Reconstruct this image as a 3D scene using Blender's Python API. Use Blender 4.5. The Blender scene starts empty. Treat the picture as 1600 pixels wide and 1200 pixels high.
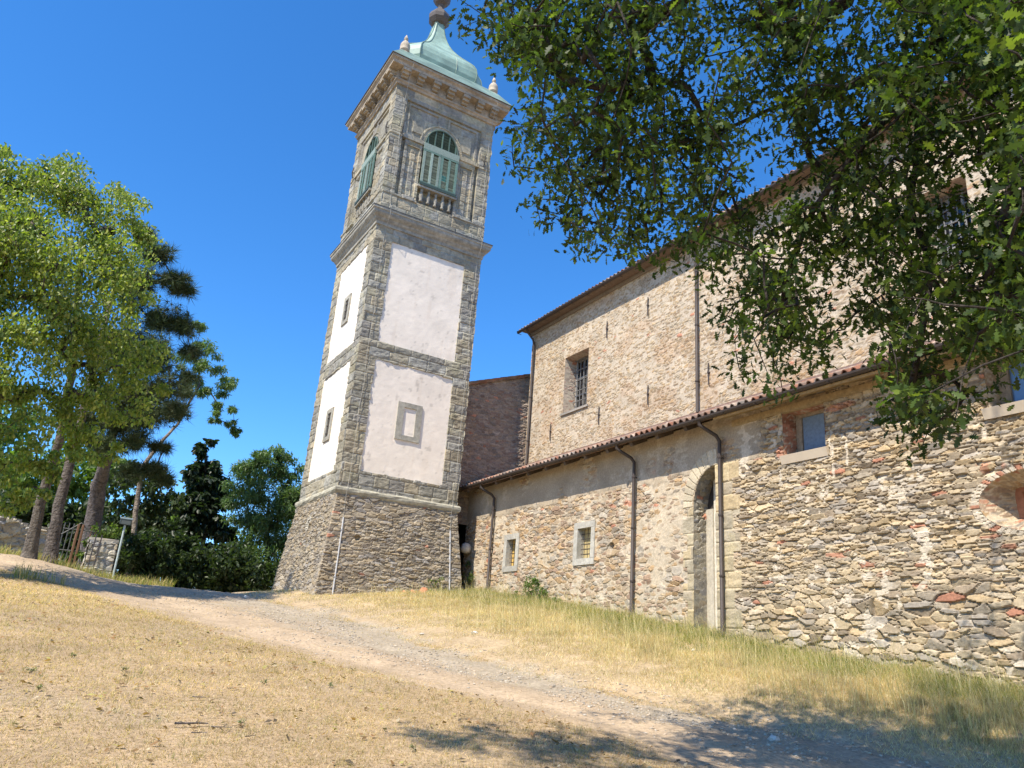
import bpy, math
import numpy as np
from mathutils import Matrix, Vector

rs = np.random.RandomState(7)
SC = bpy.context.scene
COL = SC.collection

# ------------------------------------------------------------------ camera
F_PX = 1208.0
def unit(v):
    v = np.array(v, float); return v / np.linalg.norm(v)
_Y = unit([40-800, -(965-600), -F_PX])
_R = unit([3018-800, -(1192-600), -F_PX])
_X = unit(_R - np.dot(_R, _Y)*_Y)
_Z = np.cross(_X, _Y)
RM = np.array([_X, _Y, _Z])
cam = bpy.data.objects.new("camera", bpy.data.cameras.new("camera")); COL.objects.link(cam)
m4 = Matrix([list(RM[0])+[0], list(RM[1])+[0], list(RM[2])+[0], [0, 0, 0, 1]])
cam.matrix_world = m4
cam.data.lens = F_PX/1600*36; cam.data.sensor_width = 36
cam.data.clip_start = .1; cam.data.clip_end = 3000
SC.camera = cam
def ray(px, py): return RM @ unit([px-800, -(py-600), -F_PX])
def at(px, py, Y):
    r = ray(px, py); return r*Y/r[1]
def atd(px, py, d): return ray(px, py)*d

# ------------------------------------------------------------------ light
SUN = np.array([1.0, .38, -1.44]); SUN /= np.linalg.norm(SUN)
el = math.asin(-SUN[2]); rot = math.atan2(-SUN[0], -SUN[1])
w = bpy.data.worlds.new("World"); SC.world = w; w.use_nodes = True
nt = w.node_tree; nt.nodes.clear()
sky = nt.nodes.new('ShaderNodeTexSky'); sky.sky_type = 'NISHITA'; sky.sun_disc = False
sky.sun_elevation = el; sky.sun_rotation = rot; sky.altitude = 0; sky.air_density = 1.0
sky.dust_density = 0.0; sky.ozone_density = 10.0
hs = nt.nodes.new('ShaderNodeHueSaturation'); hs.inputs['Saturation'].default_value = 1.15; hs.inputs['Value'].default_value = 1.12
bg = nt.nodes.new('ShaderNodeBackground'); bg.inputs[1].default_value = 0.15
wo = nt.nodes.new('ShaderNodeOutputWorld')
nt.links.new(sky.outputs[0], hs.inputs['Color']); nt.links.new(hs.outputs[0], bg.inputs[0]); nt.links.new(bg.outputs[0], wo.inputs[0])
sl = bpy.data.lights.new("sun", 'SUN'); sl.energy = 5.0; sl.angle = math.radians(.5); sl.color = (1, .92, .79)
so = bpy.data.objects.new("sun", sl); COL.objects.link(so)
so.rotation_euler = Vector(SUN).to_track_quat('-Z', 'Y').to_euler()
SC.view_settings.view_transform = 'Standard'; SC.view_settings.look = 'None'
SC.view_settings.exposure = 0.66; SC.view_settings.gamma = 1
SC.cycles.max_bounces = 6; SC.cycles.diffuse_bounces = 3; SC.cycles.transparent_max_bounces = 4
SC.cycles.use_denoising = True

# ------------------------------------------------------------------ numpy noise
def rnd(i, j=0, k=0):
    i = np.asarray(i).astype(np.int64); j = np.asarray(j).astype(np.int64)
    h = (i*374761393 + j*668265263 + int(k)*2147483647*31 + 1013904223) & 0xffffffff
    h = ((h ^ (h >> 13)) * 1274126177) & 0xffffffff
    h = ((h ^ (h >> 16)) * 2246822519) & 0xffffffff
    h = h ^ (h >> 13)
    return (h & 0xffffff) / float(0x1000000)
def vnoise(u, v, seed=0):
    iu = np.floor(u); iv = np.floor(v); fu = u-iu; fv = v-iv
    fu = fu*fu*(3-2*fu); fv = fv*fv*(3-2*fv)
    a = rnd(iu, iv, seed); b = rnd(iu+1, iv, seed); c = rnd(iu, iv+1, seed); d = rnd(iu+1, iv+1, seed)
    return (a*(1-fu)+b*fu)*(1-fv)+(c*(1-fu)+d*fu)*fv
def fbm(u, v, seed=0, o=4):
    s = 0; a = .5; t = 0
    for k in range(o):
        s = s + a*vnoise(u*2**k, v*2**k, seed+k*17); t += a; a *= .5
    return s/t
def sstep(a, b, x):
    t = np.clip((x-a)/(b-a), 0, 1); return t*t*(3-2*t)
def lerp(a, b, t):
    return a*(1-t[..., None]) + b*t[..., None]

# ------------------------------------------------------------------ mesh helpers
def empty(name, loc, label, cat, group=None, kind=None):
    o = bpy.data.objects.new(name, None); COL.objects.link(o); o.location = tuple(loc)
    o['label'] = label; o['category'] = cat
    if group: o['group'] = group
    if kind: o['kind'] = kind
    return o
def tag(o, label=None, cat=None, group=None, kind=None):
    if label: o['label'] = label
    if cat: o['category'] = cat
    if group: o['group'] = group
    if kind: o['kind'] = kind
    return o
def mk(name, V, F, mat, parent=None, col=None, smooth=False):
    V = np.asarray(V, np.float32).reshape(-1, 3)
    if parent is not None:
        off = Vector((0, 0, 0)); p = parent
        while p is not None: off = off + p.location; p = p.parent
        V = V - np.array(off, np.float32)
    Fs = F if isinstance(F, list) else [F]
    Fs = [np.asarray(f, np.int32) for f in Fs if len(f)]
    me = bpy.data.meshes.new(name)
    me.vertices.add(len(V)); me.vertices.foreach_set('co', V.ravel())
    loops = np.concatenate([f.ravel() for f in Fs])
    tot = np.concatenate([np.full(len(f), f.shape[1], np.int32) for f in Fs])
    st = np.concatenate([[0], np.cumsum(tot)[:-1]]).astype(np.int32)
    me.loops.add(len(loops)); me.loops.foreach_set('vertex_index', loops)
    me.polygons.add(len(tot)); me.polygons.foreach_set('loop_start', st); me.polygons.foreach_set('loop_total', tot)
    me.polygons.foreach_set('use_smooth', np.full(len(tot), bool(smooth)))
    me.update(calc_edges=True); me.validate()
    if col is not None:
        col = np.asarray(col, np.float32)
        if col.ndim == 1: col = np.tile(col, (len(V), 1))
        c4 = np.ones((len(V), 4), np.float32); c4[:, :3] = col
        a = me.color_attributes.new('col', 'FLOAT_COLOR', 'POINT'); a.data.foreach_set('color', c4.ravel())
    me.materials.append(mat)
    o = bpy.data.objects.new(name, me); COL.objects.link(o)
    if parent is not None: o.parent = parent
    return o
class MB:
    def __init__(s): s.V = []; s.F = {}; s.C = []; s.n = 0
    def add(s, V, F, c=(1, 1, 1)):
        V = np.asarray(V, float).reshape(-1, 3)
        for f in (F if isinstance(F, list) and len(F) and isinstance(F[0], np.ndarray) and F[0].ndim == 2 else [np.asarray(F)]):
            s.F.setdefault(f.shape[1], []).append(f+s.n)
        c = np.asarray(c, float); s.C.append(np.tile(c, (len(V), 1)) if c.ndim == 1 else c)
        s.V.append(V); s.n += len(V)
    def box(s, a, b, c=(1, 1, 1), j=0):
        x0, y0, z0 = a; x1, y1, z1 = b
        V = np.array([[x0, y0, z0], [x1, y0, z0], [x1, y1, z0], [x0, y1, z0], [x0, y0, z1], [x1, y0, z1], [x1, y1, z1], [x0, y1, z1]], float)
        if j: V = V + rs.uniform(-j, j, V.shape)
        s.add(V, np.array([[0, 3, 2, 1], [4, 5, 6, 7], [0, 1, 5, 4], [1, 2, 6, 5], [2, 3, 7, 6], [3, 0, 4, 7]]), c)
    def obox(s, c0, ax, ay, az, c=(1, 1, 1)):   # oriented box: centre and half axes
        c0, ax, ay, az = [np.array(q, float) for q in (c0, ax, ay, az)]
        V = [c0+i*ax+j*ay+k*az for k in (-1, 1) for (i, j) in ((-1, -1), (1, -1), (1, 1), (-1, 1))]
        s.add(V, np.array([[0, 3, 2, 1], [4, 5, 6, 7], [0, 1, 5, 4], [1, 2, 6, 5], [2, 3, 7, 6], [3, 0, 4, 7]]), c)
    def tube(s, P, r, k=6, c=(1, 1, 1)):
        P = np.asarray(P, float); n = len(P); r = np.broadcast_to(np.asarray(r, float), (n,))
        T = np.gradient(P, axis=0); T /= np.linalg.norm(T, axis=1)[:, None]+1e-9
        up = np.array([0, 0, 1.]) if abs(T[:, 2]).mean() < .8 else np.array([1., 0, 0])
        A = np.cross(T, up); A /= np.linalg.norm(A, axis=1)[:, None]+1e-9; B = np.cross(T, A)
        th = np.linspace(0, 2*np.pi, k, endpoint=False)
        V = P[:, None]+r[:, None, None]*(np.cos(th)[None, :, None]*A[:, None]+np.sin(th)[None, :, None]*B[:, None])
        V = V.reshape(-1, 3); q = []
        i = np.arange(n-1)[:, None]*k; j = np.arange(k)[None]; j2 = (j+1) % k
        q = np.stack([i+j, i+j2, i+k+j2, i+k+j], -1).reshape(-1, 4)
        s.add(V, q, c)
        s.F.setdefault(k, []).append(np.array([list(range(k))])+s.n-len(V)); s.F[k].append(np.array([list(range(k))[::-1]])+s.n-k)
    def lathe(s, c0, prof, k=16, c=(1, 1, 1)):   # prof: list of (r,z)
        th = np.linspace(0, 2*np.pi, k, endpoint=False); n = len(prof)
        V = [[c0[0]+r*math.cos(t), c0[1]+r*math.sin(t), c0[2]+z] for r, z in prof for t in th]
        i = np.arange(n-1)[:, None]*k; j = np.arange(k)[None]; j2 = (j+1) % k
        s.add(V, np.stack([i+j, i+j2, i+k+j2, i+k+j], -1).reshape(-1, 4), c)
        s.F.setdefault(k, []).append(np.array([list(range(k))[::-1]])+s.n-len(V)); s.F[k].append(np.array([list(range(k))])+s.n-k)
    def build(s, name, mat, parent=None, smooth=False):
        return mk(name, np.concatenate(s.V), [np.concatenate(f) for f in s.F.values()], mat, parent, np.concatenate(s.C), smooth)
def glines(a, b, step, snap=()):
    pts = sorted(set([a, b]+[p for p in snap if a < p < b])); out = [a]
    for p, q in zip(pts[:-1], pts[1:]):
        n = max(1, int(round((q-p)/step))); out += list(np.linspace(p, q, n+1)[1:])
    return np.array(out)
def relief(name, O, U, V, us, vs, fn, mat, parent=None, hole=None, flip=False, corner=None, smooth=False):
    """grid sheet in the plane O+uU+vV pushed out along its normal by fn(u,v)->(h,rgb)"""
    O, U, V = [np.array(q, float) for q in (O, U, V)]
    N = np.cross(U, V)*(-1 if flip else 1)
    u, v = np.meshgrid(us, vs, indexing='ij')
    h, c = fn(u, v)
    P = O+u[..., None]*U+v[..., None]*V+h[..., None]*N
    if corner: P = corner(P, u, v, h)
    a, b = len(us), len(vs)
    ii = (np.arange(a-1)[:, None]*b+np.arange(b-1)[None])
    q = np.stack([ii, ii+b, ii+b+1, ii+1], -1)
    if flip: q = q[..., ::-1]
    if hole is not None:
        uc = (us[:-1]+us[1:])/2; vc = (vs[:-1]+vs[1:])/2
        U2, V2 = np.meshgrid(uc, vc, indexing='ij'); q = q[~hole(U2, V2)]
    return mk(name, P.reshape(-1, 3), q.reshape(-1, 4), mat, parent, c.reshape(-1, 3), smooth)

# ------------------------------------------------------------------ materials
def attr_mat(name, rough=.9, ns=30, na=.25, bs=60, bump=.3, bd=.01, trans=0, tcol=1.0, spec=.2, metal=0, stain=0):
    m = bpy.data.materials.new(name); m.use_nodes = True; t = m.node_tree; N = t.nodes; L = t.links
    p = N['Principled BSDF']; p.inputs['Roughness'].default_value = rough; p.inputs['Specular IOR Level'].default_value = spec
    p.inputs['Metallic'].default_value = metal
    a = N.new('ShaderNodeAttribute'); a.attribute_name = 'col'
    src = a.outputs['Color']
    if na:
        geo = N.new('ShaderNodeNewGeometry')
        n = N.new('ShaderNodeTexNoise'); n.inputs['Scale'].default_value = ns; n.inputs['Detail'].default_value = 5; n.inputs['Roughness'].default_value = .65
        L.new(geo.outputs['Position'], n.inputs['Vector'])
        mr = N.new('ShaderNodeMapRange'); mr.inputs['From Min'].default_value = .3; mr.inputs['From Max'].default_value = .7
        mr.inputs['To Min'].default_value = 1-na; mr.inputs['To Max'].default_value = 1+na
        L.new(n.outputs['Fac'], mr.inputs['Value'])
        vm = N.new('ShaderNodeVectorMath'); vm.operation = 'SCALE'
        L.new(src, vm.inputs[0]); L.new(mr.outputs[0], vm.inputs['Scale']); src = vm.outputs[0]
        if stain:
            n3 = N.new('ShaderNodeTexNoise'); n3.inputs['Scale'].default_value = 1.3; n3.inputs['Detail'].default_value = 6
            L.new(geo.outputs['Position'], n3.inputs['Vector'])
            m3 = N.new('ShaderNodeMapRange'); m3.inputs['From Min'].default_value = .35; m3.inputs['From Max'].default_value = .65
            m3.inputs['To Min'].default_value = 1-stain; m3.inputs['To Max'].default_value = 1+stain*.4
            L.new(n3.outputs['Fac'], m3.inputs['Value'])
            v3 = N.new('ShaderNodeVectorMath'); v3.operation = 'SCALE'; L.new(src, v3.inputs[0]); L.new(m3.outputs[0], v3.inputs['Scale']); src = v3.outputs[0]
        if bump:
            n2 = N.new('ShaderNodeTexNoise'); n2.inputs['Scale'].default_value = bs; n2.inputs['Detail'].default_value = 6
            L.new(geo.outputs['Position'], n2.inputs['Vector'])
            b = N.new('ShaderNodeBump'); b.inputs['Strength'].default_value = bump; b.inputs['Distance'].default_value = bd
            L.new(n2.outputs['Fac'], b.inputs['Height']); L.new(b.outputs[0], p.inputs['Normal'])
    L.new(src, p.inputs['Base Color'])
    if trans:
        tr = N.new('ShaderNodeBsdfTranslucent'); sc = N.new('ShaderNodeVectorMath'); sc.operation = 'MULTIPLY'
        sc.inputs[1].default_value = (tcol*1.1, tcol*1.25, tcol*.5)
        L.new(src, sc.inputs[0]); L.new(sc.outputs[0], tr.inputs['Color'])
        mx = N.new('ShaderNodeMixShader'); mx.inputs[0].default_value = trans
        L.new(p.outputs[0], mx.inputs[1]); L.new(tr.outputs[0], mx.inputs[2]); L.new(mx.outputs[0], N['Material Output'].inputs[0])
    return m
M_RUB = attr_mat('rubble_stone', .92, 22, .22, 70, .5, .012, stain=.1)
M_ASH = attr_mat('ashlar_stone', .9, 9, .28, 45, .5, .015, stain=.18)
M_REN = attr_mat('lime_render', .9, 3, .05, 25, .3, .006, stain=.05)
M_STO = attr_mat('carved_stone', .9, 14, .22, 60, .4, .008, stain=.12)
M_COP = attr_mat('verdigris_copper', .55, 2.2, .22, 30, .15, .004, spec=.4, stain=.2)
M_PAI = attr_mat('weathered_paint', .6, 18, .2, 60, .25, .004)
M_IRO = attr_mat('iron', .6, 20, .2, 60, .2, .003, spec=.4)
M_WOO = attr_mat('old_wood', .85, 14, .3, 40, .4, .006)
M_TIL = attr_mat('terracotta', .88, 12, .3, 50, .4, .006, stain=.25)
M_BARK = attr_mat('bark', .95, 7, .6, 16, 1.0, .08)
M_LEAF = attr_mat('leaf', .45, 0, 0, trans=.4, tcol=1.5, spec=.45)
M_OAK = attr_mat('oak_leaf', .55, 0, 0, trans=.34, tcol=1.7, spec=.28)
M_NEED = attr_mat('needle', .6, 0, 0, trans=.15, spec=.3)
M_BLADE = attr_mat('grass_blade', .7, 0, 0, trans=.42, tcol=1.25, spec=.2)
M_ROCK = attr_mat('gravel_stone', .9, 30, .2, 80, .4, .006)
M_GLASS = attr_mat('window_glass', .12, 3, .12, 0, 0, spec=.6)

# ------------------------------------------------------------------ stone patterns
PAL_TAN = np.array((.86, .80, .74))*np.array([(.50, .40, .27), (.44, .36, .26), (.37, .33, .27), (.54, .45, .33), (.47, .34, .20), (.36, .28, .21), (.45, .42, .36), (.42, .31, .23)])
PAL_GREY = np.array([(.40, .36, .28), (.33, .31, .27), (.42, .37, .27), (.28, .26, .23), (.46, .42, .34), (.36, .30, .22), (.30, .29, .28), (.44, .40, .33)])
BRICK = np.array((.40, .19, .12))
PAL_R = np.array((.97, .89, .785))*np.array([(.42, .37, .28), (.48, .43, .34), (.36, .33, .28), (.50, .43, .31), (.31, .27, .21), (.44, .36, .24), (.39, .37, .34), (.28, .24, .19), (.46, .40, .30)])
def cells(u, v, w, h, seed, drop=.25, warp=.16, p=2.6, jx=.75, jy=.6):
    gu = u/w + warp*(fbm(u*1.3, v*2.2, seed+90, 2)-.5)*2
    gv = v/h + warp*2.2*(fbm(u*.9, v*.9, seed+91, 2)-.5)*2
    iu = np.floor(gu); iv = np.floor(gv)
    F1 = np.full(u.shape, 9.); F2 = F1.copy(); D = [np.zeros(u.shape) for _ in range(4)]
    for di in (-1, 0, 1):
        for dj in (-2, -1, 0, 1, 2):
            ci = iu+di; cj = iv+dj
            sx = ci+.5+(rnd(ci, cj, seed)-.5)*jx+.5*np.mod(cj, 2); sy = cj+.5+(rnd(ci, cj, seed+1)-.5)*jy
            big = rnd(ci, cj, seed+2)
            dx = gu-sx; dy = gv-sy
            wgt = 1+.55*(big > .85)-.0
            d = ((np.abs(dx)/wgt)**p+(np.abs(dy)/wgt)**p)**(1/p) + np.where(rnd(ci, cj, seed+3) < drop, 9., 0)
            new = d < F1
            F2 = np.where(new, F1, np.minimum(F2, d)); F1 = np.where(new, d, F1)
            for k, val in enumerate((ci, cj, dx, dy)): D[k] = np.where(new, val, D[k])
    return F1, F2, D
def rubble(u, v, w, h, seed, amp, pal, mort, mcol=(.50, .43, .33), brick=.015, soft=.28, drop=.25, p=2.6, big=None):
    F1, F2, (ci, cj, dx, dy) = cells(u, v, w, h, seed, drop, p=p)
    e = np.clip((F2-F1)/soft, 0, 1); dome = 1-(1-e)**2.6
    r = rnd(ci, cj, seed+5); r2 = rnd(ci, cj, seed+6); r3 = rnd(ci, cj, seed+7)
    H = amp*(.45+.75*r)*dome + amp*.6*((r2-.5)*dx+(r3-.5)*dy*1.4) + amp*.25*(fbm(u*14, v*18, seed+30, 3)-.5)
    ml = amp*(mort + .35*(fbm(u*9, v*9, seed+40, 3)-.5))
    idx = (rnd(ci, cj, seed+8)*len(pal)).astype(int) % len(pal)
    c = pal[idx]*(0.80+.34*rnd(ci, cj, seed+9))[..., None]
    isb = (rnd(ci, cj, seed+10) < brick)
    c = np.where(isb[..., None], BRICK*(.8+.5*r2)[..., None], c)
    c = c*(.86+.28*fbm(u*16, v*30, seed+50, 2))[..., None]
    isM = sstep(-.12, .08, (ml-H)/amp)
    mc = np.array(mcol)*(.85+.3*fbm(u*5, v*5, seed+60, 3))[..., None]
    return np.maximum(H, ml), lerp(c, mc, isM)
def rows(z0, z1, lo, hi, seed):
    r = np.random.RandomState(seed); z = [z0]
    while z[-1] < z1: z.append(z[-1]+r.uniform(lo, hi))
    return np.array(z)
PAL_ASH = np.array([(.33, .30, .225), (.29, .27, .215), (.36, .32, .235), (.27, .25, .21), (.31, .295, .25), (.35, .30, .21)])
def ashlar(u, v, zs, blk, seed, rough=.02, joint=.02):
    k = np.clip(np.searchsorted(zs, v, 'right')-1, 0, len(zs)-2)
    dz = np.minimum(v-zs[k], zs[k+1]-v)
    wv = blk*(.75+.5*rnd(k, 0, seed)); off = rnd(k, 1, seed)*wv
    iu = np.floor((u+off)/wv); fu = (u+off)/wv-iu; du = np.minimum(fu, 1-fu)*wv
    e = np.clip(np.minimum(dz, du)/.035, 0, 1)
    H = -joint*(1-e)**1.5 + rough*(rnd(iu, k, seed+3)-.5) + rough*1.5*(fbm(u*6, v*11, seed+9, 4)-.5)
    c = PAL_ASH[(rnd(iu, k, seed+4)*len(PAL_ASH)).astype(int) % len(PAL_ASH)]*(.85+.3*rnd(iu, k, seed+5))[..., None]
    c = c*(.8+.4*fbm(u*3, v*5, seed+20, 4))[..., None]
    lich = sstep(.58, .72, fbm(u*2.2, v*2.2, seed+33, 4))
    c = lerp(c, c*0+np.array((.33, .30, .19)), lich*.5)
    c = lerp(c, c*0+np.array((.40, .37, .30)), (1-sstep(0, .45, e))*.6)
    return H, c

# ================================================================== THE CHURCH
church = empty('church', (12.6, 14, .9), 'long rubble stone church with a high nave, lower lean-to aisle and tiled eaves', 'church')
XW, XN = 12.6, 14.5
YE = 24.5   # far end of the aisle
YN = 24.0   # far end of the nave
def gauss(u, v, cu, cv, su, sv): return np.exp(-((u-cu)/su)**2-((v-cv)/sv)**2)
def boxm(u, v, a, b, c, d, s=.08): return sstep(a-s, a+s, u)*(1-sstep(b-s, b+s, u))*sstep(c-s, c+s, v)*(1-sstep(d-s, d+s, v))
def aisle_fn(u, v):
    left = sstep(11.4, 12.6, u+.5*(fbm(v*1.2, u*0, 5, 2)-.5))
    # right: coursed flat slabs with strong relief
    Ha, Ca = rubble(u, v, .21, .055, 11, .060, PAL_R, .08, (.40, .33, .245), .015, .22, .25, 2.8)
    Hc, Cc = rubble(u, v, .25, .092, 15, .068, PAL_R, .08, (.40, .33, .245), .015, .22, .30, 2.6)
    lowm = sstep(.45, .62, fbm(u*.7+3, v*1.1, 71, 3)+.25*(1-sstep(.6, 2.2, v)))*(1-sstep(1.6, 2.6, v+.4*fbm(u, v, 7, 2)))
    H1 = Ha*(1-lowm)+Hc*lowm; C1 = lerp(Ca, Cc, lowm)
    # left: rounder rubble with more mortar
    m = .30+.35*sstep(.45, .6, fbm(u*.8, v*.8, 51, 3))
    for (cu, cv, su, sv) in ((17.4, 3.0, .75, .85), (21.3, 2.9, .7, 1.05), (13.9, 2.8, .8, 1.3), (23.6, 2.6, .5, 1.6), (19.6, 2.0, .4, .5)):
        m = m+.42*gauss(u, v, cu, cv, su, sv)
    Hb, Cb = rubble(u, v, .19, .085, 21, .045, PAL_TAN, m, (.49, .41, .30),   .012, .26, .22)
    H = H1*(1-left)+Hb*left; C = lerp(C1, Cb, left)
    # smoother old plaster under the eaves
    edge = 4.25+.35*(fbm(u*1.1, u*0+3, 61, 4)-.5)
    pl = sstep(0, .12, v-edge)*sstep(10.9, 11.3, u)*(1-sstep(.62, .78, fbm(u*1.5, v*1.5, 63, 3)))
    Hp = .045+.012*(fbm(u*5, v*5, 64, 4)-.5); Cp = np.array((.40, .33, .24))*(.75+.45*fbm(u*2, v*2.5, 65, 4))[..., None]
    H = H*(1-pl)+Hp*pl; C = lerp(C, Cp, pl)
    # patches of pale pointing on the right
    pn = .55*fbm(u*2.6+9, v*2.2, 67, 2)+.45*fbm(u*8, v*12, 66, 3)
    pn = np.maximum(pn, .48+.20*np.maximum(np.maximum(gauss(u, v, 9.38, 4.2, .07, .75), .9*gauss(u, v, 9.05, 4.25, .05, .6)), np.maximum(.95*gauss(u, v, 10.6, 3.9, .14, .3), .95*gauss(u, v, 12.0, 2.3, .08, .9)))+.3*(fbm(u*11, v*6, 62, 2)-.5))
    pp = sstep(.635, .655, pn)*(1-.45*left)
    C = lerp(C, np.array((.60, .52, .405))*(.8+.35*fbm(u*9, v*9, 68, 3))[..., None], pp*.85); H = H+(.045+.012*(fbm(u*14, v*14, 60, 3)-.5)-H)*pp*.75
    # brick patches
    bp = np.clip(gauss(u, v, 9.15, 5.0, .42, .09)+.9*gauss(u, v, 15.9, 3.95, .6, .16)*(fbm(u*8, v*8, 69, 2) > .5)+gauss(u, v, 10.62, 4.35, .13, .16)+.8*gauss(u, v, 6.6, 3.35, .5, .12)*(fbm(u*7, v*7, 79, 2) > .45), 0, 1)
    bk = BRICK*(.7+.7*rnd(np.floor(u/.07), np.floor(v/.2), 4))[..., None]
    C = lerp(C, bk, sstep(.4, .6, bp)*.8)
    # dressed blocks round the doorway
    blk = np.clip(boxm(u, v, 13.13, 13.5-.14*(np.mod(np.floor(v/.36), 2)), -1, 3.5, .02)+boxm(u, v, 11.75+.2*np.mod(np.floor(v/.4), 2), 12.5, -1, 4.4, .02), 0, 1)
    zs = rows(-1, 5, .26, .46, 5); Hd, Cd = ashlar(u, v, zs, .6, 77, .02, .02)
    H = H*(1-blk)+(Hd+.055)*blk; C = lerp(C, Cd*np.array((1.3, 1.18, 1.0)), blk)
    # arch ring
    rr = np.sqrt(((u-12.45)/.75)**2+((v-3.5)/.9)**2); ring = sstep(.98, 1.0, rr)*(1-sstep(1.38, 1.42, rr))*(v > 3.5)*(u > 12.4)
    an = np.arctan2(v-3.5, u-12.45); fa = np.abs(np.mod(an/.17, 1)-.5)*2
    Cr = np.array((.50, .43, .31))*(.75+.45*rnd(np.floor(an/.17), 2, 3))[..., None]
    H = H*(1-ring)+(.055-.03*sstep(.8, 1, fa))*ring; C = lerp(C, Cr, ring)
    ro = np.sqrt(((u-5.9)/.84)**2+((v-2.78)/.48)**2); rim = (1-sstep(1.14, 1.2, ro))
    ao = np.arctan2((v-2.78)/.48, (u-5.9)/.84); kb = np.floor(ao/.11); cb = np.where((rnd(kb, 3, 8) < .22)[..., None], BRICK*(.8+.5*rnd(kb, 1, 8))[..., None], np.array((.50, .43, .33))*(.8+.4*rnd(kb, 2, 8))[..., None])
    H = H*(1-rim)+(.045-.02*(np.abs(np.mod(ao/.11, 1)-.5) > .4)+.02*(rnd(kb, 4, 8)-.5))*rim; C = lerp(C, cb, rim)
    # small putlog hole
    g = gauss(u, v, 16.18, 2.85, .1, .1); H = H-.12*sstep(.4, .6, g); C = C*(1-.3*sstep(.4, .6, g))[..., None]
    return H, C
OPEN = dict(brickwin=(9.5, 10.52, 4.2, 5.2), bigwin=(5.1, 6.38, 4.28, 5.2), w1=(20.97, 21.53, 2.6, 3.43), w2=(17.06, 17.68, 2.6, 3.42))
def aisle_hole(u, v):
    h = np.zeros(u.shape, bool)
    for a, b, c, d in OPEN.values(): h |= (u > a) & (u < b) & (v > c) & (v < d)
    h |= (u > 12.45) & (u < 13.15) & (v < 3.5) & (v > -1)
    h |= (u > 12.45) & (v >= 3.5) & (((u-12.45)/.70)**2+((v-3.5)/.88)**2 < 1)
    h |= (((u-5.9)/.84)**2+((v-2.78)/.48)**2 < 1)
    return h
sn = [9.5, 10.52, 5.1, 6.38, 12.45, 13.15, 17.06, 17.68, 20.97, 21.53]; sv = [4.2, 5.2, 4.28, 2.6, 3.42, 3.43]
relief('aisle_wall', (XW, 0, 0), (0, 1, 0), (0, 0, 1), np.concatenate([glines(1.5, 4.6, .06), glines(4.6, 12.45, .017, sn)[1:], glines(12.45, YE, .026, sn)[1:]]),
       glines(-1.4, 5.45, .019, sv), aisle_fn, M_RUB, church, aisle_hole, flip=True)
def nave_fn(u, v):
    m = .45+.3*fbm(u*.6, v*.6, 81, 3)+.25*gauss(u, v, 23.8, 8.6, 1.4, .8)
    H, C = rubble(u, v, .15, .065, 31, .026, (PAL_TAN*.55+PAL_TAN.mean(0)*.45)*np.array((.99, .99, .93)), m+.05, (.50, .42, .32), .012, .4, .2)
    H2 = .02*(fbm(u*2, v*2, 82, 4)-.5)
    br = sstep(.55, .7, fbm(u*1.1, v*1.6, 84, 4)); C = C*(1-.18*br[..., None]*np.array((.3, .7, 1.)))
    # blocked niche outline
    return H+H2, C
NW = (20.21, 21.62, 8.09, 10.19); NW2 = (7.2, 8.26, 8.17, 10.02)
def nave_hole(u, v):
    h = np.zeros(u.shape, bool)
    for a, b, c, d in (NW, NW2): h |= (u > a) & (u < b) & (v > c) & (v < d)
    return h
relief('nave_wall', (XN, 0, 0), (0, 1, 0), (0, 0, 1), np.concatenate([glines(-4, 4, .12), glines(4, 12, .045, NW2[:2])[1:], glines(12, YN, .028, NW[:2])[1:]]), glines(5.6, 12.1, .028, NW[2:]+NW2[2:]),
       nave_fn, M_RUB, church, nave_hole, flip=True)
# annex end wall between tower and nave
def annex_top(x): return 9.42+(x-12.22)*.371
def annex_fn(u, v):
    return rubble(u, v, .17, .07, 41, .035, np.array([(.30, .235, .18), (.27, .21, .17), (.23, .19, .16), (.32, .24, .175), (.36, .29, .23), (.26, .18, .14)]), .4, (.30, .24, .19), .03, .35, .2)
relief('annex_wall', (0, YE, 0), (1, 0, 0), (0, 0, 1), glines(11.5, 15.0, .028), glines(4.2, 10.5, .028), annex_fn, M_RUB, church, lambda u, v: v > annex_top(u))
# plain hidden sides that close the building
b = MB(); g = (.42, .36, .27)
b.box((14.54, -4, 0), (24, -3.9, 12.05), g); b.box((14.55, YN-.1, 0), (24, YN, 12.05), g); b.box((23.9, -3.9, 0), (24, YN-.1, 12.05), g)
b.box((12.65, 1.42, -2), (14.5, 1.5, 5.4), g); b.box((11.5, 31.9, 0), (15.0, 32, 9.1), g); b.box((11.5, YE+.05, 0), (11.58, 31.9, 9.1), g)
b.box((14.9, YE+.02, 0), (15.0, 32, 10.3), g)
b.build('rear_wall', M_STO, church)

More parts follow.
